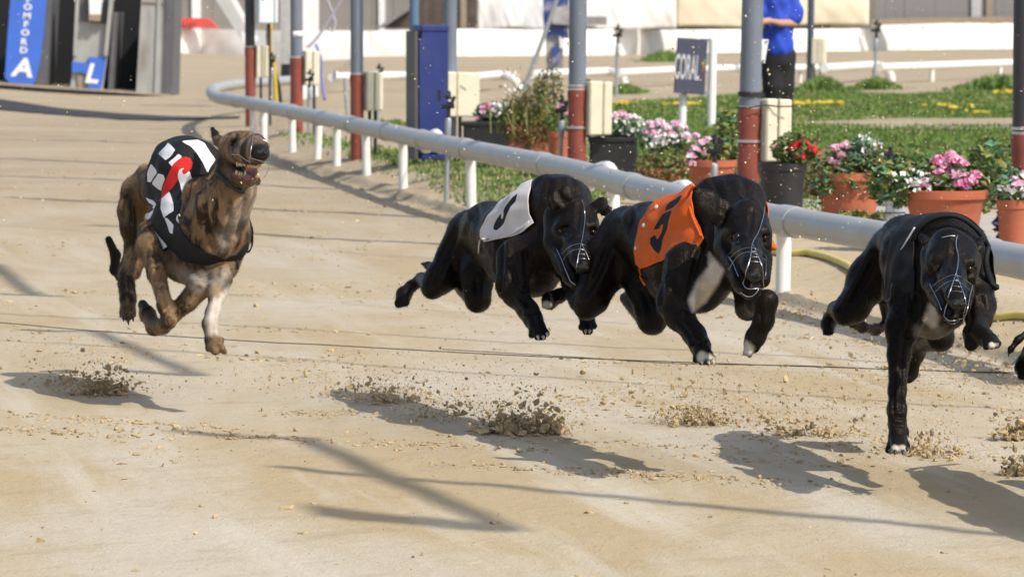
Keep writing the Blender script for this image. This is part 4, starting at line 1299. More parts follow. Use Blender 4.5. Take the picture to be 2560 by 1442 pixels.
# ------------------------------------------------------------------ person in blue beyond the pole
fp = Frame(0, 0, 1, 29.0)
M_SKIN = mk("skin", (.46, .25, .17), .5, .08, 20)
M_SHIRT = mk("blue_shirt", (.018, .060, .46), .8, .15, 8, bump=.4, bscale=9)
M_TROUS = mk("black_trousers", (.010, .010, .011), .85, .2, 8, bump=.3, bscale=12)
M_HAIR = mk("brown_hair", (.05, .03, .018), .6, .3, 40)
M_SHOE = mk("black_shoe", (.012, .012, .012), .5, .2, 20)
ps = thing("person", "person in a blue t-shirt and black trousers standing behind the grey pole", "person", (P(1945, 300, 29)[0], 29.0, IZ))
bp = []
bp += fp.chain([(1944, 120, 0, 34), (1944, 60, 0, 33), (1944, 10, .02, 36)], k=.06)
bp += fp.chain([(1918, -12, .02, 20), (1970, -12, .02, 20)], k=.05)
bp += fp.chain([(1944, -25, .0, 15), (1940, -52, -.02, 14)], k=.04)
bp += fp.chain([(1938, -78, -.03, 27), (1936, -64, -.05, 22)], k=.02) + fp.chain([(1926, -70, -.1, 5), (1922, -66, -.12, 4)], k=.01)
bp += fp.chain([(1972, -10, .0, 16), (1984, 28, -.02, 13), (1983, 58, -.05, 11)], k=.03)
bp += fp.chain([(1983, 58, -.05, 11), (1950, 58, -.16, 9), (1922, 52, -.26, 7)], k=.02)
bp += fp.chain([(1922, 52, -.26, 9), (1910, 54, -.3, 8)], k=.01)
for i in range(4): bp += fp.chain([(1911, 49 + 3.2 * i, -.3, 2.6), (1903, 51 + 3 * i, -.33, 2.4), (1899 + i, 55 + 2.5 * i, -.32, 2)], k=.004)
bp += fp.chain([(1915, 49, -.29, 3), (1906, 45, -.32, 2.4)], k=.005)
bp += fp.chain([(1915, -8, .02, 15), (1902, 28, -.02, 12), (1896, 58, -.06, 10), (1904, 66, -.25, 8)], k=.03)
bp += fp.chain([(1932, 130, 0, 27), (1934, 215, -.02, 19), (1932, 300, .02, 13), (1932, 330, 0, 10)], k=.04)
bp += fp.chain([(1957, 130, .03, 27), (1958, 215, .02, 19), (1958, 300, .05, 13), (1958, 330, .04, 10)], k=.04)
bp += fp.chain([(1932, 334, 0, 10), (1926, 336, -.16, 9)], k=.02) + fp.chain([(1958, 334, .04, 10), (1952, 336, -.12, 9)], k=.02)
V, Q = Sculpt(bp, .012).mesh(0, 2); mesh_obj("body", V, Q, M_SKIN, ps)
sh = [p for p in fp.chain([(1944, 118, 0, 36), (1944, 60, 0, 35), (1944, 10, .02, 38)], k=.06)]
sh += fp.chain([(1918, -12, .02, 22), (1970, -12, .02, 22)], k=.05) + fp.chain([(1972, -10, .0, 19), (1986, 28, -.02, 17), (1986, 44, -.03, 17)], k=.04) + fp.chain([(1915, -8, .02, 18), (1902, 28, -.02, 15), (1898, 42, -.03, 15)], k=.03)
V, Q = Sculpt(sh, .012).mesh(.012, 2)
V = V + (np.sin(V[:, 2] * 31 + V[:, 0] * 23) * np.sin(V[:, 0] * 41))[:, None] * np.array([.004, -.006, 0])
mesh_obj("shirt", V, Q, M_SHIRT, ps)
tr_ = fp.chain([(1945, 134, .01, 36), (1945, 150, .01, 36)], k=.05) + fp.chain([(1931, 140, 0, 30), (1933, 215, -.02, 24), (1931, 322, .02, 17)], k=.03) + fp.chain([(1958, 140, .03, 30), (1959, 215, .02, 24), (1959, 322, .05, 17)], k=.03)
V, Q = Sculpt(tr_, .012).mesh(.008, 2); mesh_obj("trousers", V, Q, M_TROUS, ps)
ha = fp.chain([(1942, -84, -.01, 29), (1946, -70, .02, 27), (1950, -48, .03, 20)], k=.03)
V, Q = Sculpt(ha, .012).mesh(0, 2); mesh_obj("hair", V, Q, M_HAIR, ps)
for (x, d) in [(1932, 0), (1958, .04)]:
    V, Q = Sculpt(fp.chain([(x, 336, d, 13), (x - 6, 338, d - .17, 11)], k=.02), .012).mesh(0, 1); mesh_obj("shoe", V, Q, M_SHOE, ps)
# notice plate clamped to the pole beside the person
nb = thing("notice_plate", "small white notice plate with two bolts sticking out right of the pole", "sign", P(1908, 128, Ya + .02))
prism([(1893, 96), (1922, 99), (1912, 158), (1893, 152)], Ya - .02, .012, "plate", M_WHITEP, nb)
for (x, y) in [(1916, 104), (1908, 152)]: MB().lathe(P(x, y, Ya - .021), [(.005, 0), (.005, -.004), (.001, -.006)], 10, axis=(0, 1, 0)).build("bolt", M_TIE, nb)
prism([(1894, 113), (1905, 114), (1902, 140), (1900, 140), (1902, 117), (1894, 116)], Ya - .0235, .002, "printed_line", M_TIE, nb)
# ------------------------------------------------------------------ greyhound materials
def coat_mat(name, brindle=False):
    m, n, l, b = newmat(name)
    tc = n.new("ShaderNodeTexCoord")
    at = n.new("ShaderNodeAttribute"); at.attribute_name = "paint"
    sep = n.new("ShaderNodeSeparateColor"); l.new(at.outputs['Color'], sep.inputs[0])
    def noise(scale, det=4, dist=0.0, sc=(1, 1, 1), rough=.5):
        mp = n.new("ShaderNodeMapping"); mp.inputs['Scale'].default_value = sc
        l.new(tc.outputs['Object'], mp.inputs[0])
        q = n.new("ShaderNodeTexNoise"); q.inputs['Scale'].default_value = scale; q.inputs['Detail'].default_value = det
        q.inputs['Distortion'].default_value = dist; q.inputs['Roughness'].default_value = rough
        l.new(mp.outputs[0], q.inputs['Vector'])
        return q.outputs[0]
    def ramp(src, p0, c0, p1, c1):
        r = n.new("ShaderNodeValToRGB")
        r.color_ramp.elements[0].position = p0; r.color_ramp.elements[1].position = p1
        r.color_ramp.elements[0].color = (*c0, 1); r.color_ramp.elements[1].color = (*c1, 1)
        l.new(src, r.inputs[0]); return r.outputs[0]
    def mix(fac, a, c):
        x = n.new("ShaderNodeMixRGB")
        l.new(fac, x.inputs[0])
        if isinstance(a, tuple): x.inputs[1].default_value = (*a, 1)
        else: l.new(a, x.inputs[1])
        if isinstance(c, tuple): x.inputs[2].default_value = (*c, 1)
        else: l.new(c, x.inputs[2])
        return x.outputs[0]
    if brindle:
        base = ramp(noise(6, 5), .35, (.135, .080, .040), .68, (.27, .175, .095))
        st = noise(21, 5, .9, (1.0, 1.0, .40), .66)
        c = mix(ramp(st, .44, (0, 0, 0), .585, (1, 1, 1)), base, (.030, .019, .012))
        c = mix(ramp(noise(5, 3), .52, (0, 0, 0), .75, (.55, .55, .55)), c, (.055, .034, .02))
    else:
        c = ramp(noise(9, 5), .35, (.0055, .0042, .0034), .7, (.0115, .0085, .0068))
    grit = noise(420, 2)
    hair = noise(260, 3, 0.3, (1, 1, .18))
    c = mix(sep.outputs[0], c, ramp(noise(30, 5), .3, (.46, .39, .31), .7, (.72, .66, .57)))    # white markings
    c = mix(sep.outputs[1], c, (.085, .024, .022))      # mouth
    c = mix(sep.outputs[2], c, (.010, .009, .008))    # black skin, tail tip
    l.new(c, b.inputs['Base Color'])
    b.inputs['Roughness'].default_value = .40 if not brindle else .62
    b.inputs['Specular Tint'].default_value = (1.0, .86, .74, 1)
    b.inputs['Specular IOR Level'].default_value = .14 if not brindle else .15
    b.inputs['Sheen Weight'].default_value = .0 if not brindle else .04
    b.inputs['Sheen Roughness'].default_value = .4
    ms = n.new("ShaderNodeMath"); ms.operation = 'MULTIPLY_ADD'; ms.inputs[1].default_value = .5
    l.new(hair, ms.inputs[0]); l.new(noise(34, 5), ms.inputs[2])
    bp = n.new("ShaderNodeBump"); bp.inputs['Strength'].default_value = .5; bp.inputs['Distance'].default_value = .007
    l.new(ms.outputs[0], bp.inputs['Height']); l.new(bp.outputs[0], b.inputs['Normal'])
    return m


M_BLACK = coat_mat("black_coat")
M_BRINDLE = coat_mat("brindle_coat", True)
M_WIRE = mk("muzzle_wire", (.56, .58, .60), .33, .05, 40, metal=1.0)
M_EYE = mk("eye", (.016, .007, .005), .22, .2, 200, spec=.3)
M_NOSE = mk("nose_leather", (.007, .0065, .007), .42, .3, 200, bump=.5, bscale=300, spec=.3)
M_CLAW = mk("claw", (.42, .35, .28), .4, .25, 120)
M_CLAWD = mk("dark_claw", (.03, .025, .022), .35, .25, 120)
M_TOOTH = mk("tooth", (.62, .50, .28), .35, .2, 90)
M_TONGUE = mk("tongue", (.20, .065, .06), .35, .2, 90, bump=.3, bscale=200)
CL = dict(rough=.75, bump=.22, bscale=38, spec=.25)
M_ORANGE = mk("orange_cloth", (.62, .105, .012), var=.10, scale=30, dirt=(.30, .07, .02), dscale=9, damt=.35, **CL)
M_WHITE = mk("white_cloth", (.60, .57, .55), var=.05, scale=30, dirt=(.45, .38, .28), dscale=14, damt=.4, **CL)
M_BLACKC = mk("black_cloth", (.012, .012, .014), var=.2, scale=30, **CL)
M_WHITE6 = mk("white_stripe_cloth", (.74, .73, .74), var=.04, scale=30, **CL)
M_RED = mk("red_numeral", (.60, .022, .020), var=.08, scale=30, **CL)
M_COLLAR = mk("collar_leather", (.012, .014, .012), .5, .2, 60)
M_COLLARG = mk("collar_green_tag", (.01, .05, .025), .5, .2, 60)


def tri(Q):
    Q = np.asarray(Q)
    return np.concatenate([Q[:, [0, 1, 2]], Q[:, [0, 2, 3]]])


class Dog:
    def __init__(s, label, prims, Y0, coat, h=.0042, carves=()):
        s.Y0 = Y0
        a = np.mean([p['a'] for p in prims], 0)
        s.root = thing("greyhound", label, "greyhound", (a[0], a[1], 0), None)
        s.S = Sculpt(prims, h)
        s.V, s.Q = s.S.mesh(0, 2)
        s.coat = coat
        T = tri(s.Q); nr = np.zeros_like(s.V)
        fn = np.cross(s.V[T[:, 1]] - s.V[T[:, 0]], s.V[T[:, 2]] - s.V[T[:, 0]])
        for i in range(3): np.add.at(nr, T[:, i], fn)
        nr /= np.linalg.norm(nr, axis=1)[:, None] + 1e-12
        fr_ = np.clip(-(nr * (s.V - np.array([0, 0, CH]))).sum(1) / s.V[:, 1] * 3, 0, 1)
        px, py = proj(s.V)
        tot = np.zeros(len(s.V))
        for pts, wd, dep in carves:                 # muscle and tendon grooves
            q = catmull(pts, 5) if len(pts) > 2 else np.array(pts, float)
            d = np.full(len(px), 1e9)
            for a_, b_2 in zip(q[:-1], q[1:]):
                e = b_2 - a_
                t = np.clip(((px - a_[0]) * e[0] + (py - a_[1]) * e[1]) / (e @ e + 1e-9), 0, 1)
                d = np.minimum(d, np.hypot(px - a_[0] - t * e[0], py - a_[1] - t * e[1]))
            g = np.exp(-(d / wd) ** 2) - .55 * np.exp(-((d - 2 * wd) / (1.1 * wd)) ** 2)
            tot += dep * g
        s.V = s.V - nr * (tot * fr_)[:, None]
        s.body = mesh_obj("body", s.V, s.Q, [coat], s.root)
        s.bvh = BVHTree.FromPolygons([tuple(v) for v in s.V], [tuple(map(int, q)) for q in s.Q])
        s.paint = np.zeros((len(s.V), 4), np.float32); s.paint[:, 3] = 1
        s.pp = proj(s.V)
        s.hits = s.V

    def fur(s, n, L=.0065, seed=1, w=.0011):
        """short coat: tiny hairs laid back along the body"""
        r = np.random.default_rng(seed)
        T = tri(s.Q); nr = np.zeros_like(s.V)
        fn = np.cross(s.V[T[:, 1]] - s.V[T[:, 0]], s.V[T[:, 2]] - s.V[T[:, 0]])
        for i in range(3): np.add.at(nr, T[:, i], fn)
        nr /= np.linalg.norm(nr, axis=1)[:, None] + 1e-12
        i = r.integers(0, len(s.V), n)
        for c, rad in getattr(s, 'skip', []):
            i = i[np.linalg.norm(s.V[i] - c, axis=1) > rad]
        n = len(i)
        p, m = s.V[i] + r.normal(0, .0012, (n, 3)), nr[i]
        d = np.array([-.25, .8, -.6]) + r.normal(0, .28, (n, 3))
        d -= (d * m).sum(1)[:, None] * m; d /= np.linalg.norm(d, axis=1)[:, None] + 1e-9
        t = np.cross(d, m)
        l = L * (.5 + r.random(n)) * np.where(p[:, 1] < s.Y0 - .16, .55, 1.0)
        lift = l * (.12 + .30 * r.random(n))
        a = p - t * w / 2; b = p + t * w / 2; c = p + d * l[:, None] + m * lift[:, None]
        V = np.stack([a, b, c], 1).reshape(-1, 3)
        o = tag(mesh_obj("fur", V, np.arange(3 * n).reshape(-1, 3), [s.coat], s.root, False), kind="stuff")
        ca = o.data.color_attributes.new("paint", 'FLOAT_COLOR', 'POINT')
        ca.data.foreach_set("color", np.repeat(s.paint[i], 3, 0).astype(np.float32).ravel())

    def nearcam(s):
        """True where the vertex is seen from the camera"""
        me = s.body.data
        nrm = np.zeros(len(s.V) * 3, np.float32)
        me.vertex_normals.foreach_get("vector", nrm)
        nrm = nrm.reshape(-1, 3)
        d = s.V - np.array([0, 0, CH])
        return (nrm * d).sum(1) < 0

    def mark(s, ch, poly, soft=6.0, dr=None, amt=1.0, facing=True):
        x, y = s.pp
        sd = poly_sd(x, y, poly)
        w = np.clip(.5 - sd / soft, 0, 1)
        if facing: w = w * s.nearcam()
        if dr is not None: w = w * ((s.V[:, 1] > s.Y0 + dr[0]) & (s.V[:, 1] < s.Y0 + dr[1]))
        s.paint[:, ch] = np.maximum(s.paint[:, ch], w * amt)

    def ballmark(s, ch, c, r, soft=.01, amt=1.0):
        d = np.linalg.norm(s.V - c, axis=1)
        s.paint[:, ch] = np.maximum(s.paint[:, ch], np.clip((r - d) / soft + .5, 0, 1) * amt)

    def finish(s):
        me = s.body.data
        ca = me.color_attributes.new("paint", 'FLOAT_COLOR', 'POINT')
        ca.data.foreach_set("color", s.paint.ravel())

    def hit(s, px, py, off=0.0, fallback=None):
        o = Vector((0, 0, CH)); d = Vector(ray(px, py)).normalized()
        loc, nrm, i, dist = s.bvh.ray_cast(o, d)
        if loc is None or (fallback is not None and abs(loc.y - s.Y0 - fallback) > .18):
            if fallback is None: return None
            return P(px, py, s.Y0 + fallback)
        return np.array(loc + nrm * off)

    def wires(s, paths, r=.0016, off=.004, fb=-.35, name="muzzle", sub=4, thin=()):
        """wire muzzle: each path a list of photo pixels, laid on the head"""
        mb = MB()
        for ip, pth in enumerate(paths):
            pts = catmull(pth, sub) if len(pth) > 2 else np.linspace(pth[0], pth[1], 6)
            q = np.array([s.hit(x, y, off, fb) for x, y in pts])
            for _ in range(2):
                q[1:-1] = .5 * q[1:-1] + .25 * (q[:-2] + q[2:])
            mb.tube(q, r * (.42 if ip in thin else 1), 6)
        return mb.build(name, M_WIRE, s.root, True)

    def eye(s, px, py, r=.0095, fb=-.3, sink=.55):
        c = s.hit(px, py, 0, fb)
        d = c - np.array([0, 0, CH]); d /= np.linalg.norm(d)
        c = c + d * r * sink
        s.skip = getattr(s, 'skip', []) + [(c, r * 1.5)]
        mb = MB()
        mb.lathe(c - np.array([0, 0, r]), [(r * math.sin(t) + 1e-5, r - r * math.cos(t)) for t in np.linspace(0.05, math.pi - .05, 9)], 14)
        return mb.build("eye", M_EYE, s.root, True)

    def claw(s, a, b, r=.005, dark=False):
        mb = MB(); a = np.array(a); b = np.array(b)
        m = (a + b) / 2 + np.array([0, -.002, .003])
        mb.tube([a, m, b], [r, r * .8, r * .25], 6)
        return mb.build("claw", M_CLAWD if dark else M_CLAW, s.root, True)

    def jacket(s, prims, poly, axis, mats, prints=(), label=None, off=.007, h=.0042, thick=.0025, name="racing_jacket", far=True):
        """cloth shell over the trunk; axis = (withers, croup) world points of the sagittal plane"""
        J = Sculpt([dict(p) for p in prims], h)
        V, Q = J.mesh(off, 4)
        T = tri(Q)
        w, c = axis
        fwd = (w - c); fwd[2] = 0; fwd /= np.linalg.norm(fwd)
        lat = np.cross(fwd, [0, 0, 1.0]); lat /= np.linalg.norm(lat)   # to the animal's right
        nr = np.zeros_like(V)
        fn = np.cross(V[T[:, 1]] - V[T[:, 0]], V[T[:, 2]] - V[T[:, 0]])
        for i in range(3): np.add.at(nr, T[:, i], fn)
        front = (nr * (V - np.array([0, 0, CH]))).sum(1) < 0
        k = (V - w) @ lat
        Vm = np.where(((~front) & (k < 0))[:, None], V - 2 * k[:, None] * lat, V)
        px, py = proj(Vm)
        A = []
        for i, (pl, _, both) in enumerate([(poly, 0, far)] + list(prints)):
            q = poly_sd(px, py, pl)
            if not both: q = np.where(front, q, 30.0)
            A.append(q)
        A = list(np.stack(A, 1))
        V, A, ins, out = clip_tris(V, A, T, 0)
        groups = [(ins, 0)]
        for i, (pl, mat_i, both) in enumerate(prints):
            ng = []
            for g, mm in groups:
                if not g: continue
                if mm != 0:
                    ng.append((g, mm)); continue
                V, A, a_, b_2 = clip_tris(V, A, g, i + 1)
                ng.append((a_, mat_i)); ng.append((b_2, mm))
            groups = ng
        Fc, mi = [], []
        for g, mm in groups:
            Fc += g; mi += [mm] * len(g)
        if not Fc: return None
        used = np.unique(np.array(Fc)); remap = np.full(len(V), -1); remap[used] = np.arange(len(used))
        Fc = [[int(remap[i]) for i in f] for f in Fc]
        # keep only the largest connected piece of cloth
        V = V[used]
        par = np.arange(len(V))
        lab = np.arange(len(V)); E = np.array([[f[0], f[1]] for f in Fc] + [[f[1], f[2]] for f in Fc])
        for _ in range(400):
            l2 = lab.copy()
            np.minimum.at(l2, E[:, 0], lab[E[:, 1]]); np.minimum.at(l2, E[:, 1], lab[E[:, 0]])
            l2 = l2[l2]
            if (l2 == lab).all(): break
            lab = l2
        big = np.bincount(lab).argmax()
        keep = [i for i, f in enumerate(Fc) if lab[f[0]] == big]
        Fc = [Fc[i] for i in keep]; mi = [mi[i] for i in keep]
        # cloth folds
        nz = np.sin(V[:, 0] * 61 + V[:, 2] * 83) * np.sin(V[:, 1] * 47 + V[:, 2] * 39 + 1.3)
        V = V + nz[:, None] * np.array([-.0012, -.0012, .0005])
        o = mesh_obj(name, V, Fc, mats, s.root, True, mi)
        md = o.modifiers.new("thickness", 'SOLIDIFY'); md.thickness = thick; md.offset = 1
        if label: o["label"] = label
        return o


def paw(fr, x, y, d, r, toes, k=.008):
    """toe bumps round a paw; toes: crop coords of each toe tip"""
    out = []
    for (tx, ty, td, tr) in toes:
        out += fr.chain([(x, y, d, r * .62), (tx, ty, td, tr)], k=k)
    return out
# ------------------------------------------------------------------ orange jacket dog
f5 = Frame(1340, 400, 2.67, 8.68)
M_EYELET = mk("silver_eyelet", (.6, .55, .55), .4, .1, 60)
H5 = Frame(0, 0, 1, 8.68); H5.dz = -.05
J5 = []
J5 += f5.chain([(1300, 345, .02, 228), (1180, 400, .06, 235), (960, 500, .2, 232), (760, 490, .4, 196)], k=.05)
J5 += f5.chain([(1290, 560, -.04, 205), (1130, 700, .0, 205), (930, 660, .16, 190), (770, 600, .34, 150)], k=.05)
B5 = list(J5)
B5 += f5.chain([(1085, 850, .0, 150), (1210, 740, -.06, 150)], k=.05)                 # keel
B5 += f5.chain([(1085, 850, .0, 150), (880, 800, .22, 120), (760, 700, .4, 95)], k=.05)   # belly
B5 += f5.chain([(760, 490, .4, 196), (620, 500, .52, 182)], k=.05)
B5 += f5.chain([(1180, 225, .03, 112), (1310, 210, .04, 105), (1420, 250, .03, 112)], k=.03)
B5 += f5.chain([(1300, 360, .0, 215), (1370, 420, -.10, 120), (1395, 440, -.17, 100)], k=.03)                  # neck
B5 += f5.chain([(610, 500, .52, 180), (470, 690, .5, 165), (370, 920, .44, 112)], k=.04)  # right thigh
B5 += f5.chain([(370, 930, .44, 108), (335, 985, .44, 82)], k=.03)
B5 += f5.chain([(300, 940, .5, 80), (235, 868, .78, 46)], k=.03)
B5 += f5.chain([(235, 868, .78, 46), (150, 905, .80, 44), (95, 935, .78, 50)], k=.02)
B5 += f5.chain([(95, 930, .78, 48), (62, 965, .74, 26)], k=.012) + f5.chain([(95, 930, .78, 48), (100, 975, .74, 24)], k=.012)
B5 += f5.chain([(650, 650, .5, 150), (735, 860, .42, 120), (775, 1060, .36, 92)], k=.04)  # left thigh
B5 += f5.chain([(775, 1070, .36, 88), (600, 920, .62, 42)], k=.03)
B5 += f5.chain([(1000, 700, -.05, 150), (935, 940, -.10, 118), (955, 1040, -.12, 95)], k=.035)   # right foreleg
B5 += f5.chain([(955, 1030, -.12, 92), (1060, 1165, -.17, 72), (1095, 1235, -.20, 66)], k=.025)
B5 += f5.chain([(1095, 1235, -.20, 60), (1112, 1290, -.23, 64)], k=.015)
B5 += paw(f5, 1108, 1275, -.23, 80, [(1066, 1330, -.24, 24), (1105, 1345, -.26, 25), (1150, 1345, -.27, 26), (1182, 1320, -.25, 22)], .006)
B5 += f5.chain([(1400, 700, -.05, 120), (1420, 980, -.12, 85)], k=.03)                     # left foreleg
B5 += f5.chain([(1410, 985, -.12, 78), (1480, 945, -.2, 78), (1540, 935, -.27, 72)], k=.02)
B5 += f5.chain([(1540, 945, -.27, 72), (1520, 1070, -.27, 66), (1465, 1180, -.26, 64), (1440, 1225, -.25, 56)], k=.02)
B5 += paw(f5, 1445, 1205, -.25, 70, [(1395, 1290, -.26, 18), (1425, 1300, -.27, 18), (1470, 1262, -.26, 22)], .006)
# head
HD5 = []
HD5 += H5.chain([(1868, 548, -.17, 50), (1862, 575, -.20, 52)], k=.02)
HD5 += H5.chain([(1885, 562, -.18, 38), (1890, 590, -.22, 36)], k=.02)
HD5 += H5.chain([(1826, 560, -.14, 40), (1822, 620, -.18, 36), (1838, 665, -.24, 28)], k=.02)     # cheek
HD5 += H5.chain([(1905, 585, -.18, 26), (1905, 625, -.22, 24)], k=.02)
HD5 += H5.chain([(1866, 590, -.225, 44), (1872, 625, -.31, 35), (1880, 660, -.40, 27), (1886, 684, -.435, 21)], k=.011)
HD5 += H5.chain([(1846, 650, -.27, 30), (1853, 700, -.34, 24)], k=.012) + H5.chain([(1908, 645, -.27, 24), (1907, 700, -.35, 19)], k=.012)  # lips
HD5 += H5.chain([(1840, 660, -.22, 34), (1858, 705, -.31, 28), (1874, 726, -.36, 19), (1888, 727, -.365, 16)], k=.012)    # lower jaw
HD5 += H5.ball(1840, 574, -.235, 17, k=.012) + H5.ball(1910, 577, -.235, 15, k=.012)              # brows
HD5 += H5.chain([(1845, 596, -.26, 13), (1838, 592, -.255, 13)], k=.006, sub=True) + H5.chain([(1908, 598, -.255, 10), (1912, 596, -.25, 10)], k=.006, sub=True)
HD5 += H5.chain([(1868, 708, -.42, 8), (1894, 708, -.42, 8)], k=.006, sub=True)                    # mouth gap
HD5 += H5.chain([(1822, 552, -.15, 30), (1796, 528, -.165, 33), (1768, 500, -.17, 26), (1750, 482, -.165, 15), (1735, 469, -.16, 5)], k=.010, fn=(.35, -1, .25), ff=.20)  # ear
HD5 += H5.chain([(1800, 540, -.175, 16), (1768, 508, -.19, 18)], k=.006, fn=(.35, -1, .25), ff=.35, sub=True)
HD5 += H5.chain([(1898, 524, -.15, 14), (1880, 508, -.17, 19), (1858, 498, -.16, 10)], k=.008, fn=(.1, -.8, .8), ff=.35)
dog5 = Dog("black greyhound in the orange number 5 jacket", B5 + HD5, 8.68, M_BLACK, carves=[(f5.poly(a), w / 2.67, d) for a, w, d in [
    ([(640, 300), (648, 470), (690, 640)], 22, .008), ([(545, 420), (440, 700), (335, 900)], 20, .0045), ([(1120, 560), (1080, 650), (1040, 800), (1010, 930)], 18, .008),
    ([(850, 660), (838, 800), (830, 950)], 20, .007), ([(900, 800), (955, 900), (1010, 1010)], 18, .005), ([(995, 1040), (1065, 1150), (1100, 1240)], 13, .0045),
    ([(940, 1060), (1020, 1150), (1060, 1230)], 12, .0035), ([(1048, 1222), (1120, 1212)], 11, .004), ([(1495, 960), (1500, 1080), (1450, 1190)], 14, .004),
    ([(1180, 130), (1230, 240), (1235, 330)], 22, .004), ([(1390, 140), (1405, 230)], 22, .004), ([(720, 880), (760, 1000), (770, 1080)], 18, .004), ([(520, 330), (470, 560), (400, 760)], 26, .004)]] + [([(1880, 528), (1877, 560), (1872, 590)], 5, .003), ([(1824, 590), (1843, 605), (1858, 597)], 6, .004), ([(1900, 604), (1914, 604), (1924, 594)], 5, .003), ([(1828, 640), (1846, 690), (1860, 712)], 5, .004), ([(1812, 570), (1806, 610), (1816, 650)], 9, -.003)])
dog5.mark(0, f5.poly([(1155, 615), (1200, 660), (1255, 735), (1215, 830), (1130, 950), (1045, 1012), (1015, 935), (1080, 800), (1150, 710)]), 10, (-.3, .3))
for q in [(1105, 1310), (1150, 1325), (1185, 1345)]:
    dog5.ballmark(0, f5.p(*q, -.26), .013, .008, .8)
dog5.ballmark(0, f5.p(1405, 1250, -.27), .017, .01, .8); dog5.ballmark(0, f5.p(60, 955, .72), .02, .01, .9)
dog5.finish()
dog5.jacket(J5, f5.poly([(1052, 110), (1000, 150), (800, 262), (700, 400), (655, 600), (668, 690), (705, 722), (840, 672), (900, 634), (985, 638), (1060, 605), (1122, 520), (1090, 440), (1055, 360), (1038, 250)]),
            (f5.p(1230, 350, .04), f5.p(620, 480, .52)), [M_ORANGE, M_BLACKC],
            [(f5.poly([(985, 232), (962, 278), (905, 324), (866, 342), (880, 305), (905, 280)]), 1, False),
             (f5.poly([(912, 335), (895, 400), (880, 460), (852, 530), (838, 590), (826, 628), (792, 600), (768, 560), (770, 522), (800, 500), (815, 532), (824, 522), (842, 480), (856, 425), (838, 430), (826, 455), (788, 468), (800, 440), (826, 400), (845, 365), (872, 350)]), 1, False)],
            "orange jacket with a black 5")
E5 = MB().tube(catmull([dog5.hit(*f5.px(x, y), .010, -.1) for x, y in [(1052, 172), (1036, 250), (1052, 350), (1088, 440), (1116, 520)]], 6), .0035, 6).build("jacket_piping", M_ORANGE, dog5.root, True)
E5 = MB().tube([dog5.hit(*f5.px(x, y), .006, .1) for x, y in [(705, 715), (712, 770), (724, 830)]], .003, 6).build("jacket_strap", M_ORANGE, dog5.root, True)
MB().tube([f5.p(1560, 560, -.02), f5.p(1580, 580, -.03), f5.p(1606, 592, -.03)], [.012, .010, .003], 6).build("jacket_corner", M_ORANGE, dog5.root, True)
for (x, y) in [(745, 440), (698, 580), (822, 330)]:
    q = dog5.hit(*f5.px(x, y), .0105, .15); MB().lathe(q, [(.006, 0), (.005, .002), (.001, .0025)], 10, axis=(-.6, -.7, .4)).build("eyelet", M_EYELET, dog5.root, True)
dog5.wires([[(1908, 520), (1905, 548), (1893, 585), (1880, 610), (1878, 640), (1870, 675), (1862, 700), (1858, 714)],
            [(1882, 615), (1896, 650), (1905, 680), (1908, 715)],
            [(1878, 632), (1893, 632)], [(1877, 643), (1897, 645)], [(1876, 655), (1900, 657)],
            [(1823, 645), (1835, 665), (1845, 692)],
            [(1858, 714), (1868, 721), (1885, 722), (1906, 720)], [(1855, 728), (1868, 738), (1885, 735), (1895, 722)],
            [(1818, 660), (1840, 632), (1878, 620), (1912, 640)], [(1825, 675), (1845, 642), (1878, 632), (1915, 655)],
            [(1912, 640), (1914, 680), (1906, 728)]], r=.00105, fb=-.40, thin=(2,3,4,8,9,10))
dog5.eye(1843, 592); dog5.eye(1911, 594, .0085)
def nose_of(dog, px, py, r, fb):
    c = dog.hit(px, py, 0, fb)
    mb = MB()
    prof = [(r * .9 * math.sin(t) + 1e-5, -r * .7 * math.cos(t)) for t in np.linspace(.05, math.pi - .05, 8)]
    mb.lathe(c + np.array([0, r * .25, 0]), prof, 16)
    for sx in (-1, 1):
        mb.lathe(c + np.array([sx * r * .45, -r * .25, -r * .05]), [(r * .5 * math.sin(t) + 1e-5, -r * .45 * math.cos(t)) for t in np.linspace(.05, math.pi - .05, 6)], 10)
    return mb.build("nose", M_NOSE, dog.root, True)
nose_of(dog5, 1886, 688, .0165, -.47)
for (x, y, x2, y2) in [(1105, 1338, 1110, 1362), (1150, 1345, 1158, 1370), (1180, 1330, 1188, 1372)]:
    dog5.claw(f5.p(x, y, -.28), f5.p(x2, y2, -.29), .0045)
dog5.skip += [(dog5.hit(1886, 688, 0, -.47), .02)]
dog5.fur(42000, seed=5)
# ------------------------------------------------------------------ white jacket dog
f3 = Frame(960, 400, 3.005, 9.53)
H3 = Frame(0, 0, 1, 9.53); H3.dz = -.05
J3 = []
J3 += f3.chain([(1330, 345, .0, 222), (1190, 430, .08, 250), (980, 560, .22, 245), (800, 530, .42, 205)], k=.05)
J3 += f3.chain([(1250, 640, -.02, 215), (1020, 690, .15, 210), (860, 640, .34, 165)], k=.05)
B3 = list(J3)
B3 += f3.chain([(1130, 830, .02, 178), (1200, 700, -.02, 180)], k=.05)
B3 += f3.chain([(1130, 830, .02, 178), (920, 790, .2, 130), (800, 700, .4, 110)], k=.05)
B3 += f3.chain([(800, 530, .42, 205), (665, 560, .54, 175)], k=.05)
B3 += f3.chain([(1215, 215, .03, 110), (1330, 225, .04, 105), (1445, 275, .03, 112)], k=.03)
B3 += f3.chain([(1330, 350, .0, 215), (1400, 430, -.1, 120), (1420, 450, -.16, 105)], k=.03)
B3 += f3.chain([(650, 570, .54, 180), (560, 720, .54, 150), (430, 880, .5, 118)], k=.04)
B3 += f3.chain([(430, 880, .5, 112), (365, 965, .48, 80)], k=.03)
B3 += f3.chain([(360, 940, .5, 78), (285, 895, .74, 48)], k=.03)
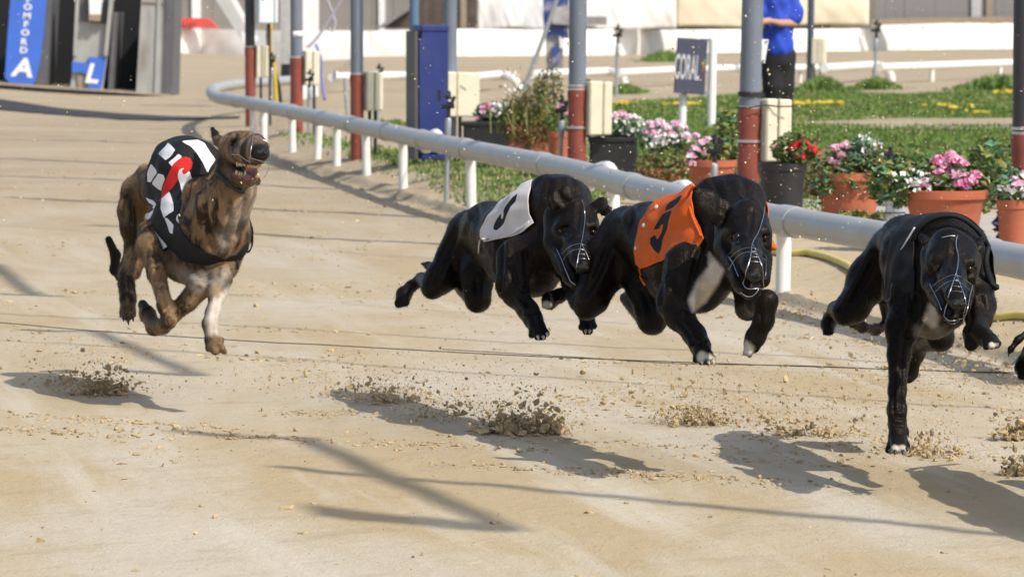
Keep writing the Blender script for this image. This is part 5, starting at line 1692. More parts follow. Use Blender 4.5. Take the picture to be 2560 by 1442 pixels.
B3 += f3.chain([(285, 895, .74, 48), (205, 945, .76, 40), (150, 1010, .74, 50)], k=.02)
B3 += f3.chain([(150, 1005, .74, 52), (110, 1075, .70, 34)], k=.012) + f3.chain([(150, 1005, .74, 50), (160, 1065, .70, 34)], k=.012)
B3 += f3.chain([(420, 830, .6, 40), (335, 790, .72, 26), (285, 775, .74, 12)], k=.02)
B3 += f3.chain([(700, 700, .5, 150), (700, 860, .42, 120), (705, 1040, .38, 92)], k=.04)
B3 += f3.chain([(705, 1045, .38, 88), (560, 930, .62, 50)], k=.03)
B3 += f3.chain([(1000, 740, -.03, 160), (960, 930, -.10, 112), (990, 1010, -.12, 92)], k=.035)
B3 += f3.chain([(990, 1005, -.12, 90), (1085, 1130, -.17, 74), (1120, 1190, -.2, 68)], k=.025)
B3 += f3.chain([(1120, 1190, -.2, 66), (1150, 1255, -.23, 66)], k=.015)
B3 += paw(f3, 1145, 1235, -.23, 85, [(1110, 1310, -.25, 28), (1155, 1325, -.27, 30), (1195, 1325, -.27, 28), (1225, 1300, -.25, 24)], .006)
B3 += f3.chain([(1390, 750, -.03, 130), (1430, 930, -.10, 85), (1480, 1060, -.15, 62)], k=.03)
B3 += f3.chain([(1480, 1060, -.15, 60), (1520, 1160, -.2, 55), (1528, 1210, -.23, 58)], k=.02)
B3 += paw(f3, 1528, 1205, -.23, 80, [(1480, 1255, -.25, 24), (1515, 1285, -.27, 26), (1545, 1285, -.27, 26), (1580, 1245, -.25, 24)], .006)
HD3 = []
HD3 += H3.chain([(1437, 540, -.15, 42), (1428, 575, -.19, 46)], k=.02)
HD3 += H3.chain([(1463, 550, -.15, 32), (1466, 582, -.19, 32)], k=.02)
HD3 += H3.chain([(1398, 545, -.12, 40), (1396, 605, -.16, 36), (1410, 655, -.22, 28)], k=.02)
HD3 += H3.chain([(1478, 565, -.15, 20), (1478, 610, -.2, 22)], k=.02)
HD3 += H3.chain([(1436, 578, -.195, 40), (1443, 612, -.275, 32), (1450, 644, -.355, 25), (1456, 666, -.39, 19)], k=.011)
HD3 += H3.chain([(1418, 645, -.24, 28), (1425, 685, -.31, 22)], k=.012) + H3.chain([(1473, 640, -.26, 22), (1472, 680, -.32, 16)], k=.012)
HD3 += H3.chain([(1416, 655, -.2, 30), (1430, 690, -.28, 22), (1442, 712, -.33, 15)], k=.012)
HD3 += H3.ball(1413, 557, -.205, 16, k=.012) + H3.ball(1481, 563, -.205, 13, k=.012)
HD3 += H3.chain([(1418, 574, -.235, 11), (1411, 571, -.23, 11)], k=.006, sub=True) + H3.chain([(1478, 580, -.225, 9), (1483, 578, -.22, 9)], k=.006, sub=True)
HD3 += H3.chain([(1386, 512, -.14, 20), (1400, 496, -.165, 24), (1420, 480, -.165, 19), (1432, 473, -.16, 10)], k=.008, fn=(.4, -.9, .5), ff=.20)
HD3 += H3.chain([(1398, 500, -.185, 12), (1422, 482, -.185, 10)], k=.005, fn=(.4, -.9, .5), ff=.4, sub=True)
HD3 += H3.chain([(1482, 518, -.14, 15), (1502, 513, -.145, 20), (1516, 528, -.14, 15), (1524, 540, -.135, 7)], k=.008, fn=(-.3, -.9, .35), ff=.19)
dog3 = Dog("black greyhound in the white jacket, its head partly behind the orange-jacketed dog", B3 + HD3, 9.53, M_BLACK, carves=[(f3.poly(a), w / 3.0, d) for a, w, d in [
    ([(690, 330), (715, 550), (728, 700)], 24, .007), ([(600, 420), (480, 700), (375, 930)], 22, .0045), ([(885, 620), (880, 800), (868, 970)], 22, .008),
    ([(1060, 700), (1075, 850), (1050, 980)], 20, .007), ([(960, 800), (1000, 930), (1070, 1080)], 18, .005), ([(1015, 1010), (1090, 1120), (1130, 1230)], 14, .0045),
    ([(1080, 1150), (1155, 1140)], 12, .004), ([(1250, 170), (1230, 260), (1250, 340)], 22, .004), ([(1420, 160), (1440, 260)], 22, .004),
    ([(745, 700), (800, 850), (860, 960)], 24, .004), ([(560, 400), (520, 560), (450, 720)], 28, .004), ([(690, 900), (700, 1020), (690, 1100)], 18, .004)]] + [([(1448, 510), (1446, 545), (1441, 580)], 5, .003), ([(1398, 572), (1416, 586), (1430, 578)], 6, .004), ([(1470, 590), (1484, 590), (1493, 580)], 5, .003), ([(1398, 625), (1412, 665), (1428, 695)], 5, .004)])
dog3.finish()
dog3.jacket(J3, f3.poly([(1125, 110), (1080, 130), (985, 232), (870, 315), (775, 425), (728, 520), (728, 585), (758, 612), (880, 585), (980, 570), (1050, 535), (1125, 470), (1095, 400), (1083, 310), (1098, 220)]),
            (f3.p(1250, 380, .05), f3.p(680, 520, .52)), [M_WHITE, M_BLACKC],
            [(f3.poly([(1010, 252), (990, 310), (960, 345), (945, 380), (925, 420), (905, 470), (880, 505), (855, 530), (828, 520), (830, 488), (850, 450), (872, 418), (888, 397), (884, 435), (893, 440), (905, 410), (906, 375), (922, 345), (945, 310), (970, 280)]), 1, False)],
            "white jacket with a black numeral")
MB().tube([dog3.hit(*f3.px(x, y), .006, .15) for x, y in [(738, 596), (730, 640), (726, 690)]], .0025, 6).build("jacket_strap", M_WHITE, dog3.root, True)
MB().tube(catmull([dog3.hit(*f3.px(x, y), .010, .0) for x, y in [(740, 590), (800, 598), (880, 580), (980, 566), (1050, 530), (1112, 476)]], 5), .003, 6).build("jacket_hem", M_WHITE, dog3.root, True)
dog3.wires([[(1456, 500), (1460, 540), (1457, 575), (1453, 610), (1447, 640), (1445, 662), (1438, 685)],
            [(1453, 613), (1463, 632), (1470, 652)], [(1449, 625), (1460, 625)], [(1447, 636), (1464, 638)], [(1446, 648), (1468, 649)],
            [(1391, 622), (1402, 645), (1415, 680)], [(1402, 640), (1425, 618), (1453, 612), (1478, 625)], [(1408, 655), (1425, 632), (1450, 624), (1480, 638)],
            [(1415, 680), (1425, 700), (1440, 712)]], r=.00105, fb=-.40, thin=(2,3,4,6,7))
dog3.eye(1415, 573, .0095); dog3.eye(1481, 580, .0085)
nose_of(dog3, 1457, 668, .016, -.42)
for (x, y) in [(1155, 1322), (1195, 1322), (1225, 1300)]:
    dog3.claw(f3.p(x, y, -.285), f3.p(x + 5, y + 28, -.30), .0045)
for (x, y) in [(1515, 1278), (1545, 1278)]:
    dog3.claw(f3.p(x, y, -.285), f3.p(x, y + 26, -.30), .0045)
dog3.skip += [(dog3.hit(1457, 668, 0, -.42), .02)]
dog3.fur(42000, seed=3)
# ------------------------------------------------------------------ black jacket dog
f4 = Frame(2000, 480, 2.121, 8.45)
H4 = Frame(0, 0, 1, 8.45); H4.dz = -.05
J4 = []
J4 += f4.chain([(775, 330, .0, 205), (700, 345, .1, 195), (610, 330, .28, 165), (560, 265, .45, 130)], k=.05)
J4 += f4.chain([(740, 520, -.02, 190), (630, 480, .15, 165), (570, 400, .36, 130)], k=.05)
J4 += f4.chain([(600, 560, -.02, 120), (660, 440, .0, 160)], k=.05) + f4.chain([(920, 480, -.02, 95), (880, 400, .0, 120)], k=.05)
B4 = list(J4)
B4 += f4.chain([(560, 265, .45, 130), (500, 300, .56, 118)], k=.05)
B4 += f4.chain([(700, 655, -.03, 115), (770, 620, -.05, 110)], k=.05)
B4 += f4.chain([(700, 650, .0, 112), (620, 560, .2, 95), (560, 430, .42, 80)], k=.05)
B4 += f4.chain([(700, 250, .03, 105), (800, 235, .04, 100), (890, 270, .03, 105)], k=.03)
B4 += f4.chain([(790, 330, .0, 180), (790, 350, -.1, 115), (785, 340, -.17, 98)], k=.03)
B4 += f4.chain([(480, 320, .54, 120), (370, 460, .54, 112), (280, 610, .5, 82)], k=.04)
B4 += f4.chain([(280, 610, .5, 82), (240, 645, .48, 62)], k=.03)
B4 += f4.chain([(235, 630, .5, 60), (190, 620, .75, 40)], k=.03)
B4 += f4.chain([(190, 620, .75, 40), (160, 675, .78, 36), (148, 700, .76, 36)], k=.02)
B4 += f4.chain([(148, 700, .76, 34), (138, 740, .73, 20)], k=.01) + f4.chain([(150, 700, .76, 30), (165, 742, .73, 16)], k=.01)
T4 = f4.chain([(440, 560, .62, 30), (470, 705, .7, 26), (400, 727, .66, 26), (330, 715, .6, 25), (275, 695, .56, 24)], k=.015)
for p in T4: p['tail'] = True
B4 += T4
B4 += f4.chain([(580, 560, -.03, 110), (540, 720, -.09, 82), (525, 860, -.13, 60)], k=.035)
B4 += f4.chain([(525, 860, -.13, 60), (515, 1050, -.2, 46), (514, 1150, -.24, 47)], k=.02)
B4 += f4.chain([(514, 1150, -.24, 48), (516, 1230, -.26, 42), (518, 1290, -.28, 46)], k=.015)
B4 += paw(f4, 516, 1290, -.28, 66, [(468, 1365, -.28, 20), (503, 1360, -.33, 24), (545, 1360, -.33, 24), (570, 1345, -.29, 19)], .006)
B4 += f4.chain([(570, 1260, -.26, 12), (576, 1295, -.27, 7)], k=.008)
B4 += f4.chain([(930, 500, -.02, 100), (955, 600, -.08, 78), (950, 670, -.11, 68)], k=.03)
B4 += f4.chain([(950, 670, -.11, 66), (920, 760, -.2, 50), (908, 805, -.25, 38)], k=.02)
B4 += f4.chain([(925, 730, -.2, 52), (975, 765, -.29, 46), (1010, 785, -.33, 42)], k=.02)
B4 += paw(f4, 1005, 785, -.33, 60, [(985, 820, -.36, 18), (1015, 815, -.38, 20), (1045, 808, -.37, 20), (1058, 800, -.35, 14)], .006)
B4 += f4.chain([(690, 560, .45, 90), (730, 690, .38, 78), (745, 770, .34, 68)], k=.04)
B4 += f4.chain([(745, 772, .34, 66), (640, 800, .52, 46), (620, 850, .55, 40), (590, 960, .58, 30), (575, 990, .57, 24)], k=.025)
HD4 = []
HD4 += H4.chain([(2372, 620, -.18, 52), (2366, 650, -.22, 52)], k=.02)
HD4 += H4.chain([(2405, 630, -.18, 40), (2405, 660, -.22, 38)], k=.02)
HD4 += H4.chain([(2336, 640, -.15, 36), (2336, 700, -.2, 32), (2348, 740, -.27, 26)], k=.02)
HD4 += H4.chain([(2428, 650, -.17, 26), (2418, 700, -.23, 24)], k=.02)
HD4 += H4.chain([(2376, 665, -.235, 42), (2382, 700, -.325, 33), (2389, 735, -.425, 25), (2394, 756, -.46, 20)], k=.011)
HD4 += H4.chain([(2354, 730, -.28, 27), (2363, 772, -.37, 19)], k=.012) + H4.chain([(2412, 725, -.28, 24), (2411, 768, -.37, 16)], k=.012)
HD4 += H4.chain([(2355, 735, -.25, 30), (2370, 772, -.34, 22), (2383, 794, -.41, 15)], k=.012)
HD4 += H4.ball(2345, 650, -.255, 17, k=.012) + H4.ball(2424, 654, -.25, 15, k=.012)
HD4 += H4.chain([(2348, 669, -.285, 12), (2340, 667, -.28, 12)], k=.006, sub=True) + H4.chain([(2420, 673, -.28, 10), (2426, 671, -.275, 10)], k=.006, sub=True)
HD4 += H4.chain([(2372, 779, -.44, 10), (2398, 778, -.44, 10)], k=.006, sub=True)
HD4 += H4.chain([(2334, 618, -.13, 15), (2320, 606, -.13, 15), (2308, 594, -.10, 11), (2304, 582, -.07, 4)], k=.010, fn=(.2, -.9, .5), ff=.35)
HD4 += H4.chain([(2426, 628, -.13, 15), (2440, 618, -.11, 14), (2452, 600, -.06, 9), (2457, 588, -.03, 4)], k=.010, fn=(-.3, -.9, .4), ff=.35) + H4.chain([(2436, 640, -.15, 9), (2452, 650, -.14, 3)], k=.008)
dog4 = Dog("black greyhound in the plain black jacket with a white chest patch, on one stretched foreleg", B4 + HD4, 8.45, M_BLACK, carves=[(f4.poly(a), w / 2.12, d) for a, w, d in [
    ([(472, 250), (465, 400), (455, 550)], 18, .007), ([(400, 330), (330, 480), (250, 620)], 16, .0045), ([(545, 760), (535, 950), (532, 1150)], 10, .0045),
    ([(500, 980), (498, 1080), (500, 1180)], 9, .0035), ([(482, 1190), (550, 1194)], 9, .004), ([(605, 560), (600, 680), (575, 760)], 16, .008),
    ([(895, 550), (905, 660), (890, 720)], 14, .006), ([(520, 620), (555, 720), (560, 800)], 13, .004), ([(960, 560), (985, 640)], 12, .004), ([(500, 1230), (535, 1235)], 8, .003), ([(420, 300), (370, 420), (290, 560)], 20, .004)]] + [([(2385, 600), (2383, 635), (2379, 665)], 5, .003), ([(2328, 666), (2346, 682), (2362, 673)], 6, .004), ([(2412, 684), (2427, 682), (2438, 672)], 5, .003), ([(2332, 720), (2350, 755), (2366, 785)], 5, .004)])
dog4.mark(0, H4.poly([(2323, 758), (2335, 755), (2348, 790), (2345, 815), (2330, 822), (2318, 810), (2310, 795)]), 14, (-.3, .3), .9)
dog4.mark(0, H4.poly([(2288, 815), (2320, 818), (2340, 810), (2365, 815), (2350, 835), (2310, 842), (2290, 835)]), 22, (-.3, .3), .35)
for q in [(500, 1362), (545, 1362)]: dog4.ballmark(0, f4.p(*q, -.34), .012, .006, .95)
for q in [(1010, 800), (1048, 805)]: dog4.ballmark(0, f4.p(*q, -.39), .012, .006, .9)
dog4.finish()
dog4.jacket(J4, f4.poly([(800, 60), (640, 90), (560, 110), (490, 220), (460, 380), (452, 560), (530, 590), (600, 575), (610, 480), (600, 360), (608, 250), (640, 180), (700, 140), (820, 110), (830, 60)]),
            (f4.p(760, 330, .05), f4.p(520, 290, .52)), [M_BLACKC], label="plain black jacket", off=.008)
rim = [(600, 250), (625, 195), (690, 145), (780, 122), (860, 138), (930, 190), (975, 245), (1000, 290)]
dog4_rim = MB().tube(catmull([f4.p(x, y, -.045 - .03 * math.sin(i / 7 * math.pi)) for i, (x, y) in enumerate(rim)], 6), .006, 8).build("jacket_collar", M_BLACKC, dog4.root, True)
strap = MB()
strap.tube(catmull([f4.p(1000, 290, -.05), f4.p(985, 360, -.07), f4.p(992, 430, -.07), f4.p(1012, 480, -.06), f4.p(1055, 512, -.06)], 5), [.006] * 18 + [.008] * 2 + [.002], 8).build("jacket_strap", M_BLACKC, dog4.root, True)
MB().tube(catmull([f4.p(608, 185, -.04), f4.p(560, 265, -.03), f4.p(520, 335, -.01), f4.p(492, 400, 0)], 5), .0022, 6).build("jacket_seam", M_EYELET, dog4.root, True)
dog4.wires([[(2392, 590), (2390, 615), (2394, 645), (2391, 675), (2389, 690)], [(2355, 597), (2375, 592), (2388, 592)],
            [(2389, 690), (2380, 720), (2372, 750), (2365, 775), (2363, 790)], [(2390, 690), (2400, 715), (2408, 740), (2412, 765), (2408, 795)],
            [(2385, 704), (2396, 704)], [(2383, 717), (2402, 719)], [(2378, 729), (2405, 732)],
            [(2328, 712), (2340, 740), (2354, 775)], [(2428, 715), (2420, 755), (2412, 785), (2408, 805)],
            [(2335, 716), (2355, 700), (2390, 689), (2425, 712)], [(2340, 732), (2358, 714), (2388, 703), (2422, 726)],
            [(2363, 790), (2375, 799), (2395, 797), (2408, 795)], [(2361, 796), (2378, 806), (2398, 800)]], r=.00105, fb=-.40, thin=(4,5,6,9,10,12))
dog4.eye(2345, 668, .0095); dog4.eye(2423, 672, .009)
nose_of(dog4, 2394, 758, .0165, -.49)
for (x, y) in [(480, 1368), (503, 1372), (545, 1372), (568, 1355)]:
    dog4.claw(f4.p(x, y, -.345), f4.p(x, y + 18, -.36), .005, dark=True)
dog4.skip += [(dog4.hit(2394, 758, 0, -.49), .02)]
dog4.fur(42000, seed=4)
# ------------------------------------------------------------------ brindle dog in the striped jacket
f6 = Frame(240, 290, 2.364, 10.1)
H6 = Frame(0, 0, 1, 10.1)
J6 = []
J6 += f6.chain([(560, 330, .1, 185), (520, 345, .22, 195), (480, 420, .34, 175)], k=.05)
J6 += f6.chain([(690, 690, -.05, 205), (590, 620, .08, 215), (500, 520, .25, 190)], k=.05)
J6 += f6.chain([(650, 790, -.04, 125), (560, 760, .03, 125), (430, 680, .15, 120)], k=.05) + f6.chain([(780, 720, -.06, 120), (700, 600, 0, 180)], k=.05)
B6 = list(J6)
B6 += f6.chain([(480, 420, .34, 160), (330, 430, .5, 120), (260, 460, .55, 95)], k=.05)
B6 += f6.chain([(320, 380, .5, 80), (290, 320, .5, 32)], k=.04)
B6 += f6.chain([(640, 930, -.05, 112), (740, 870, -.06, 110)], k=.05)
B6 += f6.chain([(640, 925, -.05, 110), (520, 850, .05, 120), (420, 760, .2, 110)], k=.05)
B6 += f6.chain([(700, 640, -.06, 195), (755, 520, -.12, 150), (815, 420, -.14, 122), (850, 320, -.12, 105)], k=.05)   # neck
B6 += f6.chain([(605, 450, -.02, 92), (640, 600, -.02, 130)], k=.04)
B6 += f6.chain([(770, 740, -.12, 60), (760, 790, -.13, 42)], k=.03)
B6 += f6.chain([(230, 440, .52, 82), (205, 560, .5, 68), (215, 660, .48, 62), (215, 780, .46, 44)], k=.04)      # right hind
B6 += f6.chain([(215, 780, .46, 42), (178, 905, .42, 42), (180, 990, .38, 44)], k=.025)
B6 += f6.chain([(180, 990, .38, 48), (190, 1080, .35, 52)], k=.02)
B6 += paw(f6, 190, 1085, .35, 70, [(160, 1170, .31, 24), (188, 1185, .29, 26), (215, 1170, .31, 24)], .006)
B6 += f6.chain([(330, 690, .1, 85), (315, 770, .03, 72), (360, 930, -.06, 52), (410, 1120, -.13, 42), (432, 1210, -.16, 40)], k=.03)
B6 += f6.chain([(432, 1210, -.16, 40), (395, 1240, -.12, 42), (345, 1245, -.06, 46), (305, 1170, .0, 44), (275, 1110, .04, 28)], k=.015)
B6 += f6.chain([(620, 1000, -.1, 80), (540, 1095, -.11, 52), (455, 1190, -.11, 38)], k=.03)
B6 += f6.chain([(740, 960, -.12, 70), (715, 1060, -.16, 44), (690, 1160, -.2, 38), (672, 1225, -.23, 42)], k=.03)   # pale leg
B6 += f6.chain([(672, 1225, -.23, 40), (685, 1310, -.24, 42)], k=.015)
B6 += paw(f6, 688, 1325, -.24, 66, [(670, 1368, -.26, 26), (705, 1385, -.28, 28), (745, 1370, -.28, 22), (760, 1390, -.27, 18), (740, 1320, -.26, 20)], .006)
B6 += f6.chain([(280, 620, .66, 30), (265, 830, .74, 42), (225, 925, .72, 36), (150, 950, .7, 28), (112, 905, .68, 29), (115, 820, .66, 28), (75, 728, .62, 22)], k=.02)
HD6 = []
HD6 += H6.chain([(578, 368, -.16, 34), (600, 372, -.2, 38)], k=.02)
HD6 += H6.chain([(590, 355, -.16, 28), (618, 352, -.24, 26)], k=.02)
HD6 += H6.chain([(566, 395, -.12, 28), (570, 425, -.15, 26)], k=.02)
HD6 += H6.chain([(606, 374, -.22, 34), (630, 378, -.31, 31), (648, 380, -.38, 22), (654, 381, -.395, 19)], k=.015)
HD6 += H6.chain([(600, 392, -.23, 22), (630, 398, -.32, 17), (650, 400, -.37, 11)], k=.012)          # upper lip
HD6 += H6.chain([(640, 356, -.3, 24), (650, 366, -.36, 20)], k=.015)
HD6 += H6.chain([(572, 428, -.14, 26), (596, 440, -.2, 19), (622, 450, -.29, 14), (642, 452, -.34, 11)], k=.012)    # lower jaw
HD6 += H6.chain([(580, 440, -.13, 30), (610, 462, -.2, 12)], k=.02)
HD6 += H6.ball(588, 345, -.235, 13, k=.012)
HD6 += H6.chain([(590, 358, -.25, 9), (586, 358, -.245, 9)], k=.005, sub=True)
HD6 += H6.chain([(588, 422, -.24, 9), (612, 424, -.3, 13), (645, 426, -.38, 14)], k=.008, sub=True)
HD6 += H6.chain([(562, 358, -.1, 20), (548, 352, -.06, 13), (540, 342, -.04, 10)], k=.01, fn=(.3, -1, 0), ff=.5)
HD6 += H6.chain([(540, 346, -.04, 9), (537, 333, -.03, 9), (531, 321, -.02, 6)], k=.006, fn=(.3, -1, 0), ff=.5)
dog6 = Dog("brindle greyhound with open jaws in the black and white striped jacket", B6 + HD6, 10.1, M_BRINDLE, carves=[(f6.poly(a), w / 2.36, d) for a, w, d in [
    ([(640, 420), (650, 600), (690, 770)], 18, .008), ([(770, 420), (785, 600), (770, 740)], 16, .006), ([(885, 390), (870, 560), (830, 700)], 15, .006),
    ([(330, 760), (370, 950), (415, 1140)], 11, .0045), ([(235, 540), (225, 760), (200, 900)], 12, .005), ([(715, 1070), (695, 1200), (690, 1290)], 10, .004),
    ([(610, 1010), (520, 1110), (460, 1180)], 12, .004), ([(180, 460), (165, 560), (170, 660)], 16, .005), ([(560, 900), (620, 960), (720, 950)], 18, .004), ([(170, 1060), (175, 1160)], 7, .003), ([(203, 1060), (203, 1160)], 7, .003)]])
dog6.mark(1, H6.poly([(578, 408), (605, 402), (650, 405), (662, 425), (650, 446), (605, 445), (582, 435)]), 4, (-.45, -.1), .9)
dog6.mark(2, H6.poly([(585, 415), (600, 410), (618, 425), (640, 425), (640, 440), (600, 435)]), 8, (-.33, -.1), .8)
dog6.mark(0, f6.poly([(720, 1060), (790, 1000), (780, 1100), (740, 1290), (650, 1290), (650, 1180), (690, 1080)]), 16, (-.4, 0), .75, False)
dog6.mark(0, f6.poly([(440, 880), (560, 930), (700, 935), (800, 890), (760, 1000), (640, 1050), (520, 970)]), 30, (-.4, .3), .38)
dog6.mark(0, f6.poly([(840, 520), (930, 430), (930, 560), (870, 640), (800, 720), (740, 800), (720, 700)]), 40, (-.4, .3), .3)
dog6.mark(2, f6.poly([(40, 700), (150, 700), (160, 860), (120, 960), (70, 940)]), 10, (.4, .9), 1, False)
dog6.mark(2, f6.poly([(240, 1060), (300, 1060), (350, 1150), (340, 1200), (290, 1200), (240, 1110)]), 30, (-.3, .2), .75, False)
dog6.mark(2, H6.poly([(524, 310), (545, 310), (548, 335), (530, 342)]), 6, (-.4, .1), 1, False)
dog6.mark(2, H6.poly([(628, 360), (675, 355), (680, 398), (640, 402), (625, 385)]), 14, (-.5, -.3), .9)
dog6.mark(2, H6.poly([(574, 350), (598, 345), (600, 368), (578, 370)]), 8, (-.5, -.15), .8)
dog6.mark(2, f6.poly([(230, 790), (290, 800), (250, 1000), (150, 1020), (130, 960), (200, 900)]), 30, (.2, .6), .6, False)
dog6.finish()
c6 = Frame(340, 330, 3.897, 10.1)
W6 = [[(450, 95), (600, 80), (660, 110), (720, 200), (765, 265), (690, 395), (650, 300), (590, 210), (530, 140), (480, 115)],
      [(320, 110), (390, 178), (350, 230), (290, 275), (225, 212)], [(420, 215), (455, 240), (360, 340), (320, 295)],
      [(155, 310), (200, 360), (210, 390), (150, 485), (115, 480), (115, 400)], [(220, 400), (275, 415), (290, 460), (270, 510), (250, 570), (160, 500)],
      [(530, 390), (550, 460), (500, 560), (455, 615), (445, 560), (430, 500), (410, 450), (405, 390), (455, 345)],
      [(330, 580), (370, 690), (370, 770), (280, 835), (240, 740), (255, 650)], [(95, 630), (170, 665), (210, 700), (180, 750)],
      [(180, 745), (150, 830), (170, 930), (250, 1030), (310, 1110), (270, 1140), (220, 1030), (140, 930), (112, 860), (122, 800)],
      [(285, 830), (320, 840), (370, 900), (370, 990), (340, 980), (310, 900)], [(415, 790), (420, 890), (395, 850)]]
R6 = [(215, 690), (250, 640), (255, 580), (290, 490), (320, 400), (370, 310), (420, 265), (480, 240), (530, 255), (550, 300), (540, 350), (510, 390), (470, 418), (452, 375), (485, 350), (460, 345), (430, 370), (410, 400), (410, 450), (390, 500), (350, 555), (300, 600), (262, 640)]
pr = [(c6.poly(R6), 2, False)] + [(c6.poly(w), 1, True) for w in W6]
dog6.jacket(J6, f6.poly([(330, 250), (370, 150), (450, 100), (560, 100), (650, 130), (705, 180), (715, 250), (690, 320), (665, 345), (600, 352), (560, 385), (520, 470), (490, 560), (490, 640), (520, 700), (580, 760), (650, 800), (740, 832), (830, 818), (900, 740), (900, 790), (845, 850), (795, 915), (700, 905), (650, 905), (560, 870), (500, 840), (452, 790), (430, 775), (390, 818), (368, 760), (318, 690), (293, 640), (292, 600), (345, 530), (290, 490), (285, 420), (300, 330)]),
            (f6.p(600, 330, .0), f6.p(330, 430, .5)), [M_BLACKC, M_WHITE6, M_RED], pr, "black and white striped jacket with a red 6")
band = MB()
def flat_strap(dog, pts, w, off=.006, n=6):
    q = catmull(pts, n)
    V, Fc = [], []
    for i, (x, y) in enumerate(q):
        a = q[max(i - 1, 0)]; b = q[min(i + 1, len(q) - 1)]
        t = np.array(b) - np.array(a); t = t / (np.linalg.norm(t) + 1e-9); nn = np.array([-t[1], t[0]])
        for sgn in (-1, 0, 1):
            V.append(dog.hit(x + nn[0] * w * sgn / 2, y + nn[1] * w * sgn / 2, off, -.1))
    for i in range(len(q) - 1):
        for j in (0, 1):
            Fc.append([i * 3 + j, i * 3 + j + 1, i * 3 + j + 4, i * 3 + j + 3])
    return V, Fc
V, Fc = flat_strap(dog6, [(540, 428), (556, 442), (575, 460), (595, 474), (612, 478)], 11)
co = mesh_obj("collar", V, Fc, M_COLLAR, dog6.root); co.modifiers.new("t", 'SOLIDIFY').thickness = .003
MB().tube([f6.p(838, 850, -.12), f6.p(836, 905, -.125)], [.006, .003], 6).build("strap_end", M_BLACKC, dog6.root, True)
dog6.wires([[(612, 326), (618, 316), (626, 313), (633, 320), (634, 332)], [(634, 332), (634, 352), (630, 375), (629, 392), (626, 408)],
            [(638, 345), (650, 350), (662, 355), (672, 366), (677, 378), (674, 405), (668, 430), (660, 442)],
            [(629, 392), (650, 398), (674, 404)], [(626, 408), (640, 412), (652, 411)], [(600, 384), (615, 396), (628, 402)],
            [(674, 405), (672, 420), (666, 436), (655, 448), (640, 458)], [(640, 458), (630, 466), (622, 474)], [(584, 384), (592, 386), (600, 384)]], r=.0011, fb=-.37, thin=(0,6))
dog6.eye(588, 358, .0085, -.24)
nose_of(dog6, 654, 381, .020, -.395)
rr = np.random.default_rng(3)
tb = [(594, 407, 9), (600, 409, 6), (605, 408, 8), (612, 410, 5), (622, 412, 6), (630, 413, 6), (637, 414, 6), (644, 415, 6), (650, 416, 10), (592, 432, -8), (600, 434, -6), (614, 438, -13), (645, 440, -11), (606, 436, -6), (626, 446, -4), (633, 447, -4)]
for (x, y, L) in tb:
    d = -.26 - (x - 590) / 60 * .115
    MB().tube([H6.p(x, y - L * .25, d), H6.p(x, y + L * .4, d - .003), H6.p(x - 1.5, y + L, d)], [.0045, .0038, .0012], 6).build("tooth", M_TOOTH, dog6.root, True)
MB().tube([H6.p(590, 436, -.22), H6.p(612, 440, -.28), H6.p(632, 443, -.33), H6.p(642, 445, -.35)], [.012, .014, .012, .005], 10).build("tongue", M_TONGUE, dog6.root, True)
for (x, y, d) in [(160, 1180, .29), (190, 1200, .27), (217, 1180, .29)]:
    dog6.claw(f6.p(x, y, d), f6.p(x + 3, y + 32, d - .01), .005, dark=True)
dog6.skip += [(dog6.hit(654, 381, 0, -.395), .026), (H6.p(622, 428, -.31), .05)]
dog6.fur(46000, seed=6, L=.008)
# ------------------------------------------------------------------ the next dog, almost wholly outside the right edge
def fifth():
    global f4, H4
    o4 = (f4.ox, f4.oy, f4.k, f4.Y0)
    k = 1.933
    fr = Frame(2481, 557, k, 7.7)
    src = [p for p in B4 + HD4]
    out = []
    # same build as its neighbour, carried over point by point in the running direction
    A = f4.p(140, 740, .73); B = fr.p(140, 740, .73)
    off = B - A
    tail0 = f4.p(440, 560, .62)
    for p in src:
        if p.get('tail'): continue
        q = dict(p); q['a'] = p['a'] + off; q['b'] = p['b'] + off; out.append(q)
    T = Frame(0, 0, 1, 8.4)
    out += T.chain([(2720, 770, .1, 12), (2640, 800, .05, 11), (2580, 822, .02, 10), (2545, 848, .0, 9), (2527, 872, -.01, 7), (2519, 890, -.02, 4)], k=.01)
    return Dog("black greyhound cut off by the right edge, only tail tip and hind paw in view", out, 7.7, M_BLACK, .006)
dog1 = fifth()
dog1.finish()
# ------------------------------------------------------------------ sand thrown up by the running dogs
def splash(px, py, n, sx, sz, rmax, seed, mat=None, dark=False, up=1.0, name="sand_splash"):
    """clods bursting up from a ground contact at photo pixel (px,py)"""
    r = np.random.default_rng(seed)
    g = G(px, py, 0)
    n = int(n * 2.4)
    t = r.random(n)
    C = np.stack([g[0] + r.normal(0, sx, n) * (.5 + .8 * t), g[1] + r.normal(0, sx * .8, n), np.abs(r.normal(0, 1, n)) ** 1.1 * sz * (.35 + t) * up], -1)
    R = .0008 + rmax * .54 * r.random(n) ** 6
    R = R * np.where(C[:, 2] < sz * .5, 1.3, .85)
    C[:, 2] += R * .4
    return lumps(name, C, R, mat or (M_CLODW if dark else M_CLOD), .9, .45, seed)
splash(1300, 1080, 480, .050, .040, .017, 1)
splash(1375, 1082, 260, .032, .035, .012, 2)
splash(1235, 1078, 120, .022, .020, .013, 3, dark=True)
splash(1120, 1040, 130, .075, .060, .009, 4, dark=True)
splash(1068, 985, 14, .012, .05, .012, 5, dark=True)
splash(965, 1005, 300, .055, .032, .011, 6)
splash(900, 985, 200, .09, .045, .007, 7)
splash(255, 985, 300, .038, .038, .014, 8, dark=True)
splash(290, 985, 180, .030, .032, .012, 9)
splash(175, 962, 120, .075, .034, .010, 10, dark=True)
splash(1735, 1058, 420, .050, .045, .010, 11)
